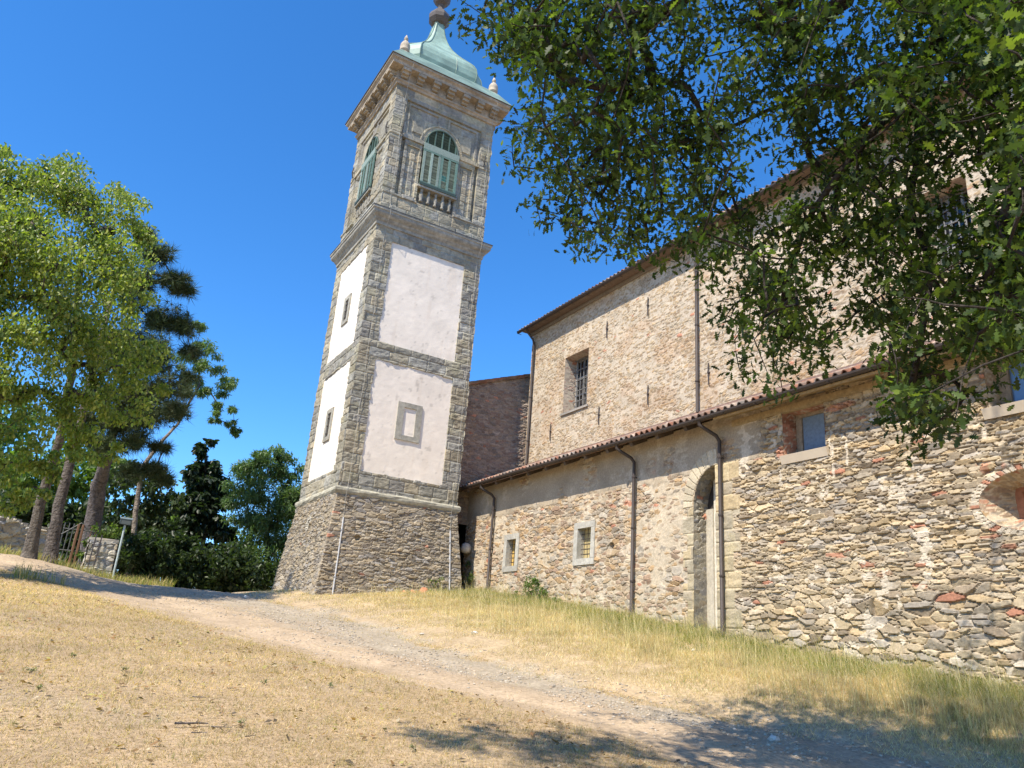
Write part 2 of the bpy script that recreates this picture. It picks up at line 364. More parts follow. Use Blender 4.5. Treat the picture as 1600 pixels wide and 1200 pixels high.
# roofs of half-round tiles
def tile_roof(name, p0, p1, q0, mat, parent, pitch=.2, course=.36):
    """sheet from edge p0->p1 (eaves) up to q0 above p0"""
    p0, p1, q0 = [np.array(q, float) for q in (p0, p1, q0)]
    L = np.linalg.norm(p1-p0); S = np.linalg.norm(q0-p0); U = (p1-p0)/L; V = (q0-p0)/S
    def fn(u, v):
        k = np.floor(u/pitch); f = u/pitch-k
        wob = (rnd(k, 0, 3)-.5)*.02
        cr = np.floor((v+wob+rnd(k, 1, 5)*.05)/course); fv = (v+wob)/course-cr
        h = .075*np.sin(np.pi*np.clip((f-.12)/.76, 0, 1))**.8*(1) - .05*((f < .12) | (f > .88)) + .022*(1-fv) + .01*(rnd(k, cr, 7)-.5)
        c = np.array([(.27, .16, .11), (.33, .22, .16), (.20, .14, .11), (.40, .31, .24), (.30, .14, .09), (.22, .19, .16)])[(rnd(k, cr, 9)*6).astype(int) % 6]
        c = c*(.75+.5*fbm(u*7, v*5, 12, 3))[..., None]
        return h, c
    o = relief(name, p0, U, V, glines(0, L, pitch/8), glines(0, S, .12), fn, mat, parent, flip=np.cross(U, V)[2] < 0)
    so_ = o.modifiers.new('t', 'SOLIDIFY'); so_.thickness = .018; so_.offset = -1
    return o
tile_roof('aisle_roof', (12.04, 1.3, 5.38), (12.04, YE, 5.38), (14.52, 1.3, 6.535), M_TIL, church)
tile_roof('nave_roof', (14.03, -4.2, 12.0), (14.03, YN+.3, 12.0), (19.3, -4.2, 14.6), M_TIL, church)
tile_roof('annex_roof', (11.5, 32, 9.17), (11.5, YE-.15, 9.17), (15.1, 32, 10.5), M_TIL, church)
b = MB()
b.add([(19.3, -4.2, 14.6), (19.3, YN+.3, 14.6), (24.3, YN+.3, 12.0), (24.3, -4.2, 12.0)], np.array([[3, 2, 1, 0]]), (.35, .22, .16))
b.add([(14.5, YN, 11.95), (19.3, YN, 14.55), (24, YN, 11.95)], np.array([[0, 1, 2]]), g); b.add([(14.5, -4, 11.95), (19.3, -4, 14.55), (24, -4, 11.95)], np.array([[2, 1, 0]]), g)
b.build('nave_gable', M_STO, church)
# sheet-metal flashing where aisle roof meets nave, seen as a thin dark line
b = MB(); b.box((14.42, 1.5, 6.5), (14.47, YN-.1, 6.63), (.22, .14, .11)); b.build('flashing', M_IRO, church)

DK = (.055, .042, .036)
def gutter(name, x, z, y0, y1):
    b = MB(); n = 7; th = np.linspace(math.pi, 2*math.pi, n)
    ys = glines(y0, y1, 1.0)
    V = []; 
    for y in ys:
        dz = .02*math.sin(y*.35)+.008*math.sin(y*1.3)
        for r in (.075, .066):
            for t in th: V.append((x+r*math.cos(t), y, z+dz+r*math.sin(t)))
    q = []; m = 2*n
    for i in range(len(ys)-1):
        for j in range(n-1): q += [(i*m+j, i*m+j+1, (i+1)*m+j+1, (i+1)*m+j), (i*m+n+j+1, i*m+n+j, (i+1)*m+n+j, (i+1)*m+n+j+1)]
        q += [(i*m, (i+1)*m, (i+1)*m+n, i*m+n), (i*m+n-1, i*m+2*n-1, (i+1)*m+2*n-1, (i+1)*m+n-1)]
    b.add(V, np.array(q), DK)
    for y in np.arange(y0+.4, y1, .9): b.box((x-.08, y-.012, z-.085), (x+.12, y+.012, z-.075), DK)
    return b.build(name, M_IRO, church)
gutter('gutter', 11.99, 5.36, 1.3, 24.3); gutter('gutter', 14.0, 11.97, -4, YN+.35)
def pipe(path, r=.044, brk=()):
    b = MB(); b.tube(path, r, 10, DK); o = b.build('downpipe', M_IRO, church, True)
    for (x, y, z) in brk:
        c = MB(); c.lathe((x, y, z), [(r+.012, -.02), (r+.012, .02)], 10, DK); c.box((x, y-.015, z-.012), (x+.12, y+.015, z+.012), DK)
        c.build('bracket', M_IRO, o)
for y, zb in ((22.45, 1.4), (15.2, .75), (12.22, .45)):
    p = [(11.99, y+.15, 5.30), (11.99, y+.15, 5.2), (12.1, y+.1, 5.12), (12.36, y, 4.98), (12.46, y, 4.88), (12.46, y, 4.7), (12.46, y, zb)]
    pipe(p, .043, [(12.46, y, z) for z in (4.5, 3.2, 1.9)])
for yy in (23.72, 14.9):
    pipe([(14.0, yy, 11.92), (14.1, yy, 11.75), (14.32, yy, 11.55), (14.38, yy, 11.4), (14.38, yy, 6.6)], .044, [(14.38, yy, z) for z in (10.9, 9.2, 7.5)])
# rafters under the eaves and soffit boards
for y in np.arange(12.9, 24.4, .98):
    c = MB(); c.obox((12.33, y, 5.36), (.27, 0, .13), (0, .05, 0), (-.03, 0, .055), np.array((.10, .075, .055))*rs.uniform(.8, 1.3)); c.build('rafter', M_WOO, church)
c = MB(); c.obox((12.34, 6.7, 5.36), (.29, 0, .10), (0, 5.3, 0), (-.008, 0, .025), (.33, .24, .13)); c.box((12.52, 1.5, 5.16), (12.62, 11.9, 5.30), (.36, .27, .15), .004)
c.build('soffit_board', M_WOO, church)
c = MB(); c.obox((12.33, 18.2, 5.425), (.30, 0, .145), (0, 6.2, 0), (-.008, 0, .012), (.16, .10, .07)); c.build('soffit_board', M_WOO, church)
c = MB(); c.box((14.1, -4, 11.96), (14.52, YN+.2, 12.01), (.20, .15, .11)); c.box((14.40, -4, 11.84), (14.55, YN+.1, 11.955), (.25, .21, .165)); c.build('eaves_course', M_STO, church)

def reveal(name, outer, inner, x0, x1, mat, seed, closed=True, pal=PAL_TAN, amp=.02, mort=.5, parent=church, n=14, tint=1, palbrick=.02, mcol=(.5, .43, .33)):
    outer = np.array(outer, float); inner = np.array(inner, float)
    if closed: outer = np.vstack([outer, outer[:1]]); inner = np.vstack([inner, inner[:1]])
    seg = np.r_[0, np.cumsum(np.linalg.norm(np.diff(outer, axis=0), axis=1))]
    s = np.unique(np.concatenate([seg, np.arange(0, seg[-1], .035)]))
    O = np.stack([np.interp(s, seg, outer[:, k]) for k in (0, 1)], 1); I = np.stack([np.interp(s, seg, inner[:, k]) for k in (0, 1)], 1)
    t = np.linspace(0, 1, n)
    A = O[:, None]*(1-t[None, :, None])+I[:, None]*t[None, :, None]
    X = x0+(x1-x0)*t[None, :]+0*s[:, None]
    u = s[:, None]+0*t[None]; v = t[None]*(abs(x1-x0)+.05)+0*s[:, None]
    H, C = rubble(v+seed, u, .22, .08, seed, amp, pal, mort, mcol, palbrick, .35, .2)
    cen = outer[:-1].mean(0) if closed else outer.mean(0)
    d = cen-A; d /= np.linalg.norm(d, axis=2)[..., None]+1e-6
    A = A+d*(H-amp*.6)[..., None]*np.sin(np.pi*np.clip(t, .05, 1)*.9)[None, :, None]
    P = np.stack([X, A[..., 0], A[..., 1]], -1); a, b_ = P.shape[:2]
    ii = np.arange(a-1)[:, None]*b_+np.arange(b_-1)[None]
    q = np.stack([ii, ii+b_, ii+b_+1, ii+1], -1).reshape(-1, 4)
    return mk(name, P.reshape(-1, 3), q, mat, parent, (C*tint).reshape(-1, 3))
def rect(a, b, c, d): return [(a, c), (b, c), (b, d), (a, d)]
ST = (.40, .38, .33)
# two small framed windows with yellowish panes and iron grilles
for key in ('w1', 'w2'):
    a, b_, c_, d = OPEN[key]; fr = MB(); t = .17
    for (y0, y1, z0, z1) in ((a-t, a, c_, d), (b_, b_+t, c_, d), (a-t, b_+t, d+.002, d+t), (a-t, b_+t, c_-t, c_-.002)):
        fr.box((XW-.068, y0, z0), (XW+.18, y1, z1), np.array(ST)*rs.uniform(.92, 1.12), .004)
    win = fr.build('window', M_STO, church)
    p = MB(); p.box((XW+.17, a, c_), (XW+.19, b_, d), (.62, .40, .12) if key == 'w1' else (.50, .40, .2)); p.build('pane', M_PAI, win)
    gr = MB()
    for y in np.linspace(a, b_, 5)[1:-1]: gr.tube([(XW+.08, y, c_-.02), (XW+.08, y, d+.02)], .008, 5, (.05, .035, .03))
    for z in np.linspace(c_, d, 7)[1:-1]: gr.tube([(XW+.08, a-.02, z), (XW+.08, b_+.02, z)], .008, 5, (.05, .035, .03))
    gr.build('grille', M_IRO, win)
# doorway: deep arched reveal, pale door
arc = [(13.15, -.6), (13.15, 3.5)]+[(12.45+.70*math.cos(t), 3.5+.88*math.sin(t)) for t in np.linspace(0, math.pi/2, 12)]+[(12.45, -.6)]
arc = [arc[0], arc[1]]+arc[3:]
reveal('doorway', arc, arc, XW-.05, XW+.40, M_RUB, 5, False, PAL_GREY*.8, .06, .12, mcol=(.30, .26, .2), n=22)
d_ = MB(); d_.box((XW+.37, 12.3, -.6), (XW+.42, 12.93, 4.4), (.60, .54, .44), .003)
dr = d_.build('door', M_PAI, church)
c = MB(); c.box((XW+.34, 12.93, -.6), (XW+.44, 13.2, 3.5), (.48, .43, .34), .004); c.box((XW+.40, 12.4, 3.5), (XW+.46, 13.2, 4.5), (.05, .042, .036)); c.build('door_frame_arch_shade', M_STO, dr)  # jamb, plus a near-black box standing in for shade in the arch top
c = MB(); c.tube([(XW+.35, 12.62, 1.9), (XW+.31, 12.62, 1.9), (XW+.31, 12.62, 1.8)], .014, 6, (.25, .05, .03)); c.build('handle', M_IRO, dr)
# window with brick jamb and blue-grey board
BL = [BRICK*.9, BRICK*1.1, BRICK*.7, np.array((.42, .22, .14))]
a, b_, c_, d = OPEN['brickwin']
rv = reveal('window', rect(a, b_, c_, d), rect(a+.03, b_-.06, c_+.12, d-.03), XW-.05, XW+.42, M_RUB, 8, True, np.array(BL), .02, .35, palbrick=0)
fr = MB()
for (y0, y1, z0, z1) in ((a, a+.08, c_+.1, d), (b_-.2, b_-.06, c_+.1, d), (a+.08, b_-.2, d-.1, d), (a+.08, b_-.2, c_+.08, c_+.15)): fr.box((XW+.30, y0, z0), (XW+.38, y1, z1), (.30, .24, .17), .004)
fr.box((XW-.07, a-.1, d-.005), (XW+.2, b_+.25, d+.16), (.28, .21, .13), .01); fr.build('window_frame', M_WOO, rv)
p = MB(); p.box((XW+.34, a+.08, c_+.15), (XW+.36, b_-.2, d-.1), (.17, .235, .32)); p.build('pane', M_PAI, rv)
p = MB(); p.obox((XW+.1, (a+b_)/2, c_+.02), (.2, 0, .07), (0, .56, 0), (-.03, 0, .085), (.64, .54, .41), ); p.build('sill', M_REN, rv)
# wide window at the right edge
a, b_, c_, d = OPEN['bigwin']
rv = reveal('window', rect(a, b_, c_, d), rect(a+.02, b_-.06, c_+.1, d-.02), XW-.05, XW+.42, M_RUB, 9, True, PAL_TAN*.9, .02, .55)
fr = MB()
for (y0, y1, z0, z1) in ((a, a+.1, c_+.06, d), (b_-.22, b_-.05, c_+.06, d), (a+.1, b_-.22, d-.12, d), (a+.1, b_-.22, c_+.06, c_+.11), (a+.50, a+.56, c_+.11, d-.12)): fr.box((XW+.24, y0, z0), (XW+.34, y1, z1), (.27, .22, .16), .004)
fr.build('window_frame', M_WOO, rv)
p = MB(); p.box((XW+.29, a+.1, c_+.11), (XW+.31, b_-.22, d-.12), (.13, .22, .38)); p.build('pane', M_GLASS, rv)
p = MB(); p.obox((XW+.08, (a+b_)/2, c_+.0), (.2, 0, .07), (0, .72, 0), (-.03, 0, .085), (.64, .54, .41)); p.build('sill', M_REN, rv)
# splayed oval opening with brick rim
th = np.linspace(0, 2*math.pi, 33)[:-1]
ov = [(5.9+.84*math.cos(t), 2.78+.48*math.sin(t)) for t in th]; iv = [(6.06+.32*max(-1, min(1, 1.5*math.cos(t))), 2.84+.23*max(-1, min(1, 1.5*math.sin(t)))) for t in th]
rv = reveal('window', ov, iv, XW-.05, XW+.5, M_RUB, 12, True, PAL_TAN, .035, .55, n=24, palbrick=.12, mcol=(.50, .41, .29))
fr = MB()
for (y0, y1, z0, z1) in ((5.70, 5.80, 2.58, 3.10), (6.30, 6.42, 2.58, 3.10), (5.80, 6.30, 3.02, 3.10), (5.80, 6.30, 2.58, 2.66)): fr.box((XW+.44, y0, z0), (XW+.54, y1, z1), (.38, .17, .10), .005)
fr.build('window_frame', M_STO, rv)
p = MB(); p.box((XW+.52, 5.75, 2.60), (XW+.54, 6.36, 3.08), (.05, .05, .055)); p.build('pane', M_GLASS, rv)
# nave windows
for (a, b_, c_, d) in (NW, NW2):
    rv = reveal('window', rect(a, b_, c_, d), rect(a+.02, b_-.02, c_+.1, d), XN-.03, XN+.55, M_RUB, 14, True, np.array([(.42, .33, .26), (.38, .30, .24), (.46, .38, .3), (.40, .26, .2)]), .02, .6, n=16)
    p = MB(); p.box((XN+.53, a, c_), (XN+.55, b_, d), (.02, .02, .022)); p.build('pane', M_GLASS, rv)
    gr = MB(); G = (.16, .155, .15)
    for y in np.linspace(a, b_, 8): gr.tube([(XN+.38, y, c_+.05), (XN+.38, y, d-.03)], .016, 5, G)
    for z in np.linspace(c_+.1, d-.05, 6): gr.tube([(XN+.37, a-.03, z), (XN+.37, b_+.03, z)], .018, 5, G)
    gr.build('grille', M_IRO, rv)
    fr = MB()
    for y in np.linspace(a+.02, b_-.08, 4): fr.box((XN+.46, y, c_+.05), (XN+.52, y+.06, d), (.30, .29, .27))
    for z in np.linspace(c_+.08, d-.08, 4): fr.box((XN+.465, a+.08, z), (XN+.515, b_-.08, z+.05), (.30, .29, .27))
    fr.build('window_frame', M_WOO, rv)
    p = MB(); p.box((XN-.08, a-.1, c_-.07), (XN+.3, b_+.12, c_), (.34, .31, .27), .008); p.build('sill', M_STO, rv)
# iron wall anchors of the nave
for (y, z) in ((17.1, 10.62), (19.18, 10.51), (17.04, 7.66), (19.46, 7.55), (22.3, 7.57), (14.52, 7.65), (12.3, 7.56)):
    c = MB(); c.tube([(XN-.06, y, z-.32), (XN-.07, y+.01, z), (XN-.06, y, z+.3)], .018, 5, (.07, .055, .05)); c.tube([(XN-.09, y, z+.02), (XN, y, z+.02)], .03, 6, (.07, .055, .05)); c.build('wall_anchor', M_IRO, church)
# pale stone spout by the tower
c = MB(); c.lathe((12.40, 24.05, 3.32), [(.05, -.16), (.16, -.12), (.19, 0), (.15, .14), (.05, .2)], 9, (.62, .57, .49)); c.build('stone_spout', M_STO, church, True)

# ================================================================== THE BELL TOWER
XL, XR, YF, YB = 7.38, 11.60, 23.39, 27.61; W = XR-XL
tower = empty('bell_tower', ((XL+XR)/2, (YF+YB)/2, 1.2), 'tall square bell tower with grey stone corners, pale rendered panels and a green copper dome', 'bell tower')
FACES = dict(front=((XL, YF), (1, 0), (0, -1), False), side=((XL, YF), (0, 1), (-1, 0), True), far=((XR, YF), (0, 1), (1, 0), False), back=((XL, YB), (1, 0), (0, 1), True))
def face_pt(f, u, v, h):
    (ox, oy), (ux, uy), (nx, ny), _ = FACES[f]
    u, v, h = [np.asarray(q, float) for q in (u, v, h)]
    return np.stack([ox+u*ux+h*nx, oy+u*uy+h*ny, v+0*u], -1)
class FB(MB):
    def __init__(s, f): super().__init__(); s.f = f
    def add(s, V, F, c=(1, 1, 1)):
        V = np.asarray(V, float).reshape(-1, 3); super().add(face_pt(s.f, V[:, 0], V[:, 2], -V[:, 1]), F, c)
    def fbox(s, u0, u1, v0, v1, h0, h1, c, j=0): s.box((u0, -h1, v0), (u1, -h0, v1), c, j)
def face_relief(name, f, v0, v1, fn, mat, step, hole=None, zs=None, snapu=(), snapv=(), parent=tower, u0=0, u1=W):
    (ox, oy), (ux, uy), (nx, ny), fl = FACES[f]
    def corner(P, u, v, h):
        z = v[0]; k = np.clip(np.searchsorted(zs, z, 'right')-1, 0, len(zs)-2)
        e = np.clip(np.minimum(z-zs[k], zs[k+1]-z)/.04, 0, 1)
        rc = -.022*(1-e)**1.5+.022*(rnd(k, 3, 5)-.4)+.03*(fbm(z*7, z*0, 8, 3)-.5)
        for idx, sg in ((0, -1), (-1, 1)):
            B = face_pt(f, u[idx], v[idx], 0*u[idx]); 
            P[idx] = B+rc[:, None]*(np.array([nx, ny, 0])+sg*np.array([ux, uy, 0]))
        return P
    us = glines(u0, u1, step, snapu); vs = glines(v0, v1, step, snapv)
    return relief(name, (ox, oy, 0), (ux, uy, 0), (0, 0, 1), us, vs, fn, mat, parent, hole, fl, corner if zs is not None else None)
ZS = rows(4.4, 20.6, .24, .40, 3)
PANELS = ((5.2, 9.0), (9.67, 13.45))
def shaft_fn(f):
    sd = {'front': 1, 'side': 2, 'far': 3, 'back': 4}[f]
    def fn(u, v):
        H, C = ashlar(u, v, ZS, .62, 100+sd, .03, .026)
        k = np.clip(np.searchsorted(ZS, v, 'right')-1, 0, len(ZS)-2)
        a = .66+.02*(rnd(k, sd, 6)-.5)+.02*(fbm(u*9, v*9, 3, 2)-.5); b_ = W-.66+.02*(rnd(k, sd, 7)-.5)+.02*(fbm(u*9, v*9, 4, 2)-.5)
        ins = np.zeros(u.shape, bool)
        zz = v+.03*(fbm(u*3, v*3, 14, 3)-.5)
        for p0, p1 in PANELS: ins |= (u > a) & (u < b_) & (zz > p0) & (zz < p1)
        return np.where(ins, -.09, H), C
    return fn
for f, st in (('front', .026), ('side', .03), ('far', .12), ('back', .12)):
    face_relief('shaft_wall', f, 4.5, 14.2, shaft_fn(f), M_ASH, st, None, ZS)
PCOL = np.array((.86, .76, .635))
def panel_fn(seed):
    def fn(u, v):
        H = -.032+.012*(fbm(u*1.3, v*1.3, seed, 4)-.5)+.005*(fbm(u*9, v*9, seed+2, 2)-.5)
        C = PCOL*(.93+.12*fbm(u*1.5, v*2.5, seed+1, 4))[..., None]
        st_ = sstep(.62, .8, fbm(u*5, v*.7, seed+5, 3)); C = C*(1-.08*st_[..., None]*np.array((.6, .8, 1)))
        cr_ = np.exp(-((fbm(u*.9, v*.9, seed+11, 5)-.52)/.0035)**2)*(fbm(u*.7, v*.7, seed+12, 2) > .52); C = C*(1-.22*cr_)[..., None]
        top = np.zeros(u.shape)
        for p0, p1 in PANELS: top = np.maximum(top, (1-sstep(0, .9+.8*fbm(u*4, u*0, seed+13, 3), p1-v))*(v < p1+.1)*(v > p0))
        C = C*(1-.12*top*fbm(u*6, v*.5, seed+14, 3))[..., None]
        d = sstep(.80, .84, fbm(u*7, v*7, seed+7, 2)); C = C*(1-.25*d)[..., None]
        return H, C
    return fn
for i, f in enumerate(('front', 'side', 'far', 'back')):
    for j, (p0, p1) in enumerate(PANELS):
        def hl(u, v): return np.zeros(u.shape, bool)
        us = (.55, W-.55)
        face_relief('render_panel', f, p0-.1, p1+.1, panel_fn(200+i*10+j), M_REN, .06 if i < 2 else .2, hl, None, u0=.55, u1=W-.55)
GST = np.array((.37, .345, .28))
# blind window on the front, slit windows on the side
b = FB('front')
for q in ((1.66, 1.88, 6.45, 7.75), (2.33, 2.54, 6.45, 7.75), (1.88, 2.33, 7.58, 7.75), (1.88, 2.33, 6.45, 6.62)): b.fbox(q[0], q[1], q[2], q[3], -.12, .012, GST*rs.uniform(.9, 1.1), .005)
b.build('blind_window', M_ASH, tower)
for (z0, z1) in ((10.80, 11.92), (6.42, 7.58)):
    b = FB('side'); u0, u1 = 1.75, 2.42
    for q in ((u0, u0+.17, z0, z1), (u1-.17, u1, z0, z1), (u0+.17, u1-.17, z1-.15, z1), (u0+.17, u1-.17, z0, z0+.15)): b.fbox(*q, -.14, .015, GST*rs.uniform(.9, 1.1), .005)
    o = b.build('window', M_ASH, tower)
    b = FB('side'); b.fbox(u0+.17, u1-.17, z0+.15, z1-.15, -.10, -.028, (.02, .018, .016)); b.build('pane', M_GLASS, o)
    b = FB('side'); b.fbox((u0+u1)/2-.015, (u0+u1)/2+.015, z0+.15, z1-.15, -.03, .0, (.10, .08, .06))
    for z in np.linspace(z0+.3, z1-.3, 3): b.fbox(u0+.17, u1-.17, z-.012, z+.012, -.03, -.002, (.10, .08, .06))
    b.build('grille', M_IRO, o)

def mould(name, prof, mat, col, x0=XL, x1=XR, y0=YF, y1=YB, parent=tower, step=.25, rough=.006, seed=1, cap=False):
    """profile (offset, z) swept round the rectangle"""
    V = []; C = []; n = len(prof)
    cor = [(x0, y0, -1, -1), (x1, y0, 1, -1), (x1, y1, 1, 1), (x0, y1, -1, 1)]
    ring = []
    for i in range(4):
        a = cor[i]; c = cor[(i+1) % 4]; L = max(1, int(round((abs(c[0]-a[0])+abs(c[1]-a[1]))/step)))
        for k in range(L): ring.append((a, c, k/L))
    m = len(ring); r = np.random.RandomState(seed)
    for (a, c, t) in ring:
        for (o, z) in prof:
            pa = np.array([a[0]+a[2]*o, a[1]+a[3]*o]); pc = np.array([c[0]+c[2]*o, c[1]+c[3]*o]); p = pa*(1-t)+pc*t
            V.append((p[0], p[1], z)); C.append(np.array(col)*(.82+.36*r.rand()))
    V = np.array(V); V = V+r.uniform(-rough, rough, V.shape)
    i = np.arange(m)[:, None]*n; i2 = ((np.arange(m)+1) % m)[:, None]*n; j = np.arange(n-1)[None]
    q = np.stack([i+j, i2+j, i2+j+1, i+j+1], -1).reshape(-1, 4)
    return mk(name, V, q, mat, parent, np.array(C))
CST = np.array((.33, .305, .25))
mould('base_moulding', [(-.1, 4.30), (.02, 4.34), (.07, 4.40), (.095, 4.46), (.095, 4.53), (.05, 4.58), (-.03, 4.60)], M_ASH, np.array((.42, .39, .30)), rough=.01)
mould('lower_cornice', [(-.02, 13.95), (.04, 13.97), (.05, 14.08), (.10, 14.14), (.13, 14.20), (.20, 14.27), (.24, 14.33), (.25, 14.43), (.28, 14.45), (.28, 14.53), (.06, 14.60), (-.1, 14.62)], M_ASH, CST, rough=.005)
mould('lead_edge', [(.27, 14.525), (.295, 14.53), (.295, 14.555), (.06, 14.63), (-.1, 14.65)], M_IRO, (.07, .07, .068), rough=.002)
# plinth of rubble, battered
ZP = rows(-.5, 4.6, .25, .45, 9); BT = .115
for f, st, sd in (('front', .022, 1), ('side', .024, 2), ('far', .1, 3), ('back', .1, 4)):
    (ox, oy), (ux, uy), (nx, ny), fl = FACES[f]
    def fn(u, v, sd=sd):
        H, C = rubble(u, v, .16, .056, 300+sd, .050, PAL_R*np.array((.78,.81,.87)), .16, (.36, .32, .26), .006, .25, .25, 2.7)
        H2, C2 = rubble(u, v, .24, .09, 310+sd, .05, PAL_R*np.array((.78,.81,.87)), .18, (.36, .32, .26), .006, .25, .3)
        q = sstep(.5, .6, fbm(u*.9, v*1.2, 320+sd, 3)); H = H*(1-q)+H2*q; C = lerp(C, C2, q)
        if sd == 1: g = gauss(u, v, .9, 3.05, .10, .09); H = H-.12*sstep(.4, .6, g)
        if sd == 2: g = gauss(u, v, 2.15, 3.6, .12, .14); H = H-.15*sstep(.4, .6, g); r_ = gauss(u, v, 2.15, 3.6, .25, .3); C = lerp(C, np.array((.5, .46, .38))+C*0, sstep(.4, .5, r_)*.8)
        return H, C
    def cr(P, u, v, h, f=f):
        t = (4.4-v)*BT+.03*0; n_ = np.array([nx, ny, 0]); l_ = np.array([ux, uy, 0])
        s = (u/W*2-1)
        P = P+t[..., None]*n_+(s*t)[..., None]*l_
        for idx, sg in ((0, -1), (-1, 1)):
            z = v[idx]; B = face_pt(f, u[idx], z, 0*z)+t[idx][:, None]*(n_+sg*l_)
            rc = .03*(fbm(z*5, z*0, 18, 3)-.3)
            P[idx] = B+rc[:, None]*(n_+sg*l_)
        return P
    us = glines(0, W, st); vs = glines(.2, 4.42, st)
    relief('plinth', (ox, oy, 0), (ux, uy, 0), (0, 0, 1), us, vs, fn, M_RUB, tower, None, fl, cr)
def cable(name, pts, r, c, mat=M_IRO): 
    b = MB(); b.tube(pts, r, 5, c); return b.build(name, mat, tower)
def onp(u, z, f='front'): 
    return face_pt(f, u, z, .05+(4.4-z)*BT)
for u, z0, z1 in ((.28, .6, 3.62), (W-.25, 1.0, 3.72)):
    s = 1+(4.4-z0)*BT*.6/W
    p0 = onp((u-W/2)*s+W/2, z0); p1 = onp(u+.0, z1)
    cable('conduit_pipe', [p0, p0*.5+p1*.5, p1], .021, (.55, .55, .55), M_PAI)
    for z in (z0+1.2, z1-.4):
        t = (z-z0)/(z1-z0); q = p0*(1-t)+p1*t; b = MB(); b.box(q-[.045, .02, .015], q+[.045, .08, .015], (.3, .3, .3)); b.build('bracket', M_IRO, tower)
    pts = [p1, face_pt('front', u, 4.2, .08), face_pt('front', u, 4.5, .12), face_pt('front', u+.03, 4.75, .05)]
    r = np.random.RandomState(int(u*10))
    pts += [face_pt('front', u+.05+.03*r.randn()*.5, z, .045) for z in np.arange(5.4, 13.9, .9)]
    pts += [face_pt('front', u+.06, 13.9, .06), face_pt('front', u+.06, 14.3, .3), face_pt('front', u+.06, 14.62, .31), face_pt('front', u+.06, 14.9, .08)]
    pts += [face_pt('front', u+.07+.02*r.randn()*.5, z, .05) for z in np.arange(15.5, 19.8, .9)]
    pts += [face_pt('front', u+.07, 20.2, .25), face_pt('front', u+.07, 20.7, .50), face_pt('front', u+.07, 21.0, .46)]
    cable('lightning_cable', pts, .007, (.38, .36, .31))

# belfry storey
UC = W/2; WH = .71; ZI, ZA = 17.95, .87
def in_win(u, v, g=0): return ((np.abs(u-UC) < WH+g) & (v > 16.17-g) & (v <= ZI)) | ((v > ZI) & (((u-UC)/(WH+g))**2+((v-ZI)/(ZA+g))**2 < 1))
def belfry_fn(f):
    sd = {'front': 1, 'side': 2, 'far': 3, 'back': 4}[f]
    def fn(u, v):
        A, C = ashlar(u, v, ZS, .55, 400+sd, .022, .022)
        A2, C2 = ashlar(u, v, rows(14, 21, .5, .8, 33), .9, 430+sd, .008, .012)
        s = np.minimum(u, W-u)           # symmetric coordinate
        H = A*0-.10; sm = np.ones(u.shape, bool)   # smooth field
        def put(m, h, smooth):
            nonlocal H, sm
            H = np.where(m, h, H); sm = np.where(m, smooth, sm)
        low = (v > 15.35) & (v < 17.88)
        put(low, -.16, False)
        put(low & (s > .62) & (s < 1.36), -.03, False)
        put(low & (s > .74) & (s < 1.24) & (v > 15.5) & (v < 17.62), -.09, False)
        put(low & (s > .90) & (s < 1.10) & (v > 15.5) & (v < 17.5), -.055, False)
        up = (v > 18.02) & (v < 19.55)
        put(up & (s > .60) & (s < 1.95) & (v < 19.48), -.055, True)
        put(up & (s > .70) & (s < 1.85) & (v > 18.12) & (v < 19.38) & (v < 19.75-.5*(s-1.2)), -.11, True)
        put(up & (s > .86) & (s < 1.42) & (v > 18.3) & (v < 19.15-.25*(s > 1.2)), -.07, True)
        rr = np.sqrt(((u-UC)/(WH+.2))**2+((v-ZI)/(ZA+.2))**2)
        put((v > ZI) & (rr < 1), -.03, True); put((v > ZI) & (rr < .93), -.055, True)
        put((s > .5) & (v > 17.84) & (v < 18.02) & (np.abs(u-UC) > WH), .025, True)
        put((v > 19.55), -.02, True)
        put((s < .5) & (v > 15.35) & (v < 19.8), 0, False)
        put((s < .5) & (v > 17.84) & (v < 18.02), .03, False)
        put((v < 15.35), .015, False); put((v < 15.35) & (s < .62), .05, False); put((v < 14.85), .06, False); put((v > 15.28) & (v < 15.37) & (s < 1.36), .075, False)
        nich = (np.abs(u-UC) < .72) & (v > 15.48) & (v < 16.12); put(nich, -.24, True)
        put(in_win(u, v), -.24, True)
        D = np.where(sm, A2, A); CC = np.where(sm[..., None], C2, C)
        return H+D, CC
    return fn
for f, st in (('front', .02), ('side', .024), ('far', .09), ('back', .09)):
    face_relief('belfry_wall', f, 14.5, 20.35, belfry_fn(f), M_ASH, st, None, ZS)
GR = np.array((.13, .205, .165)); GR2 = np.array((.25, .31, .26)); TEAL = (.02, .22, .18)
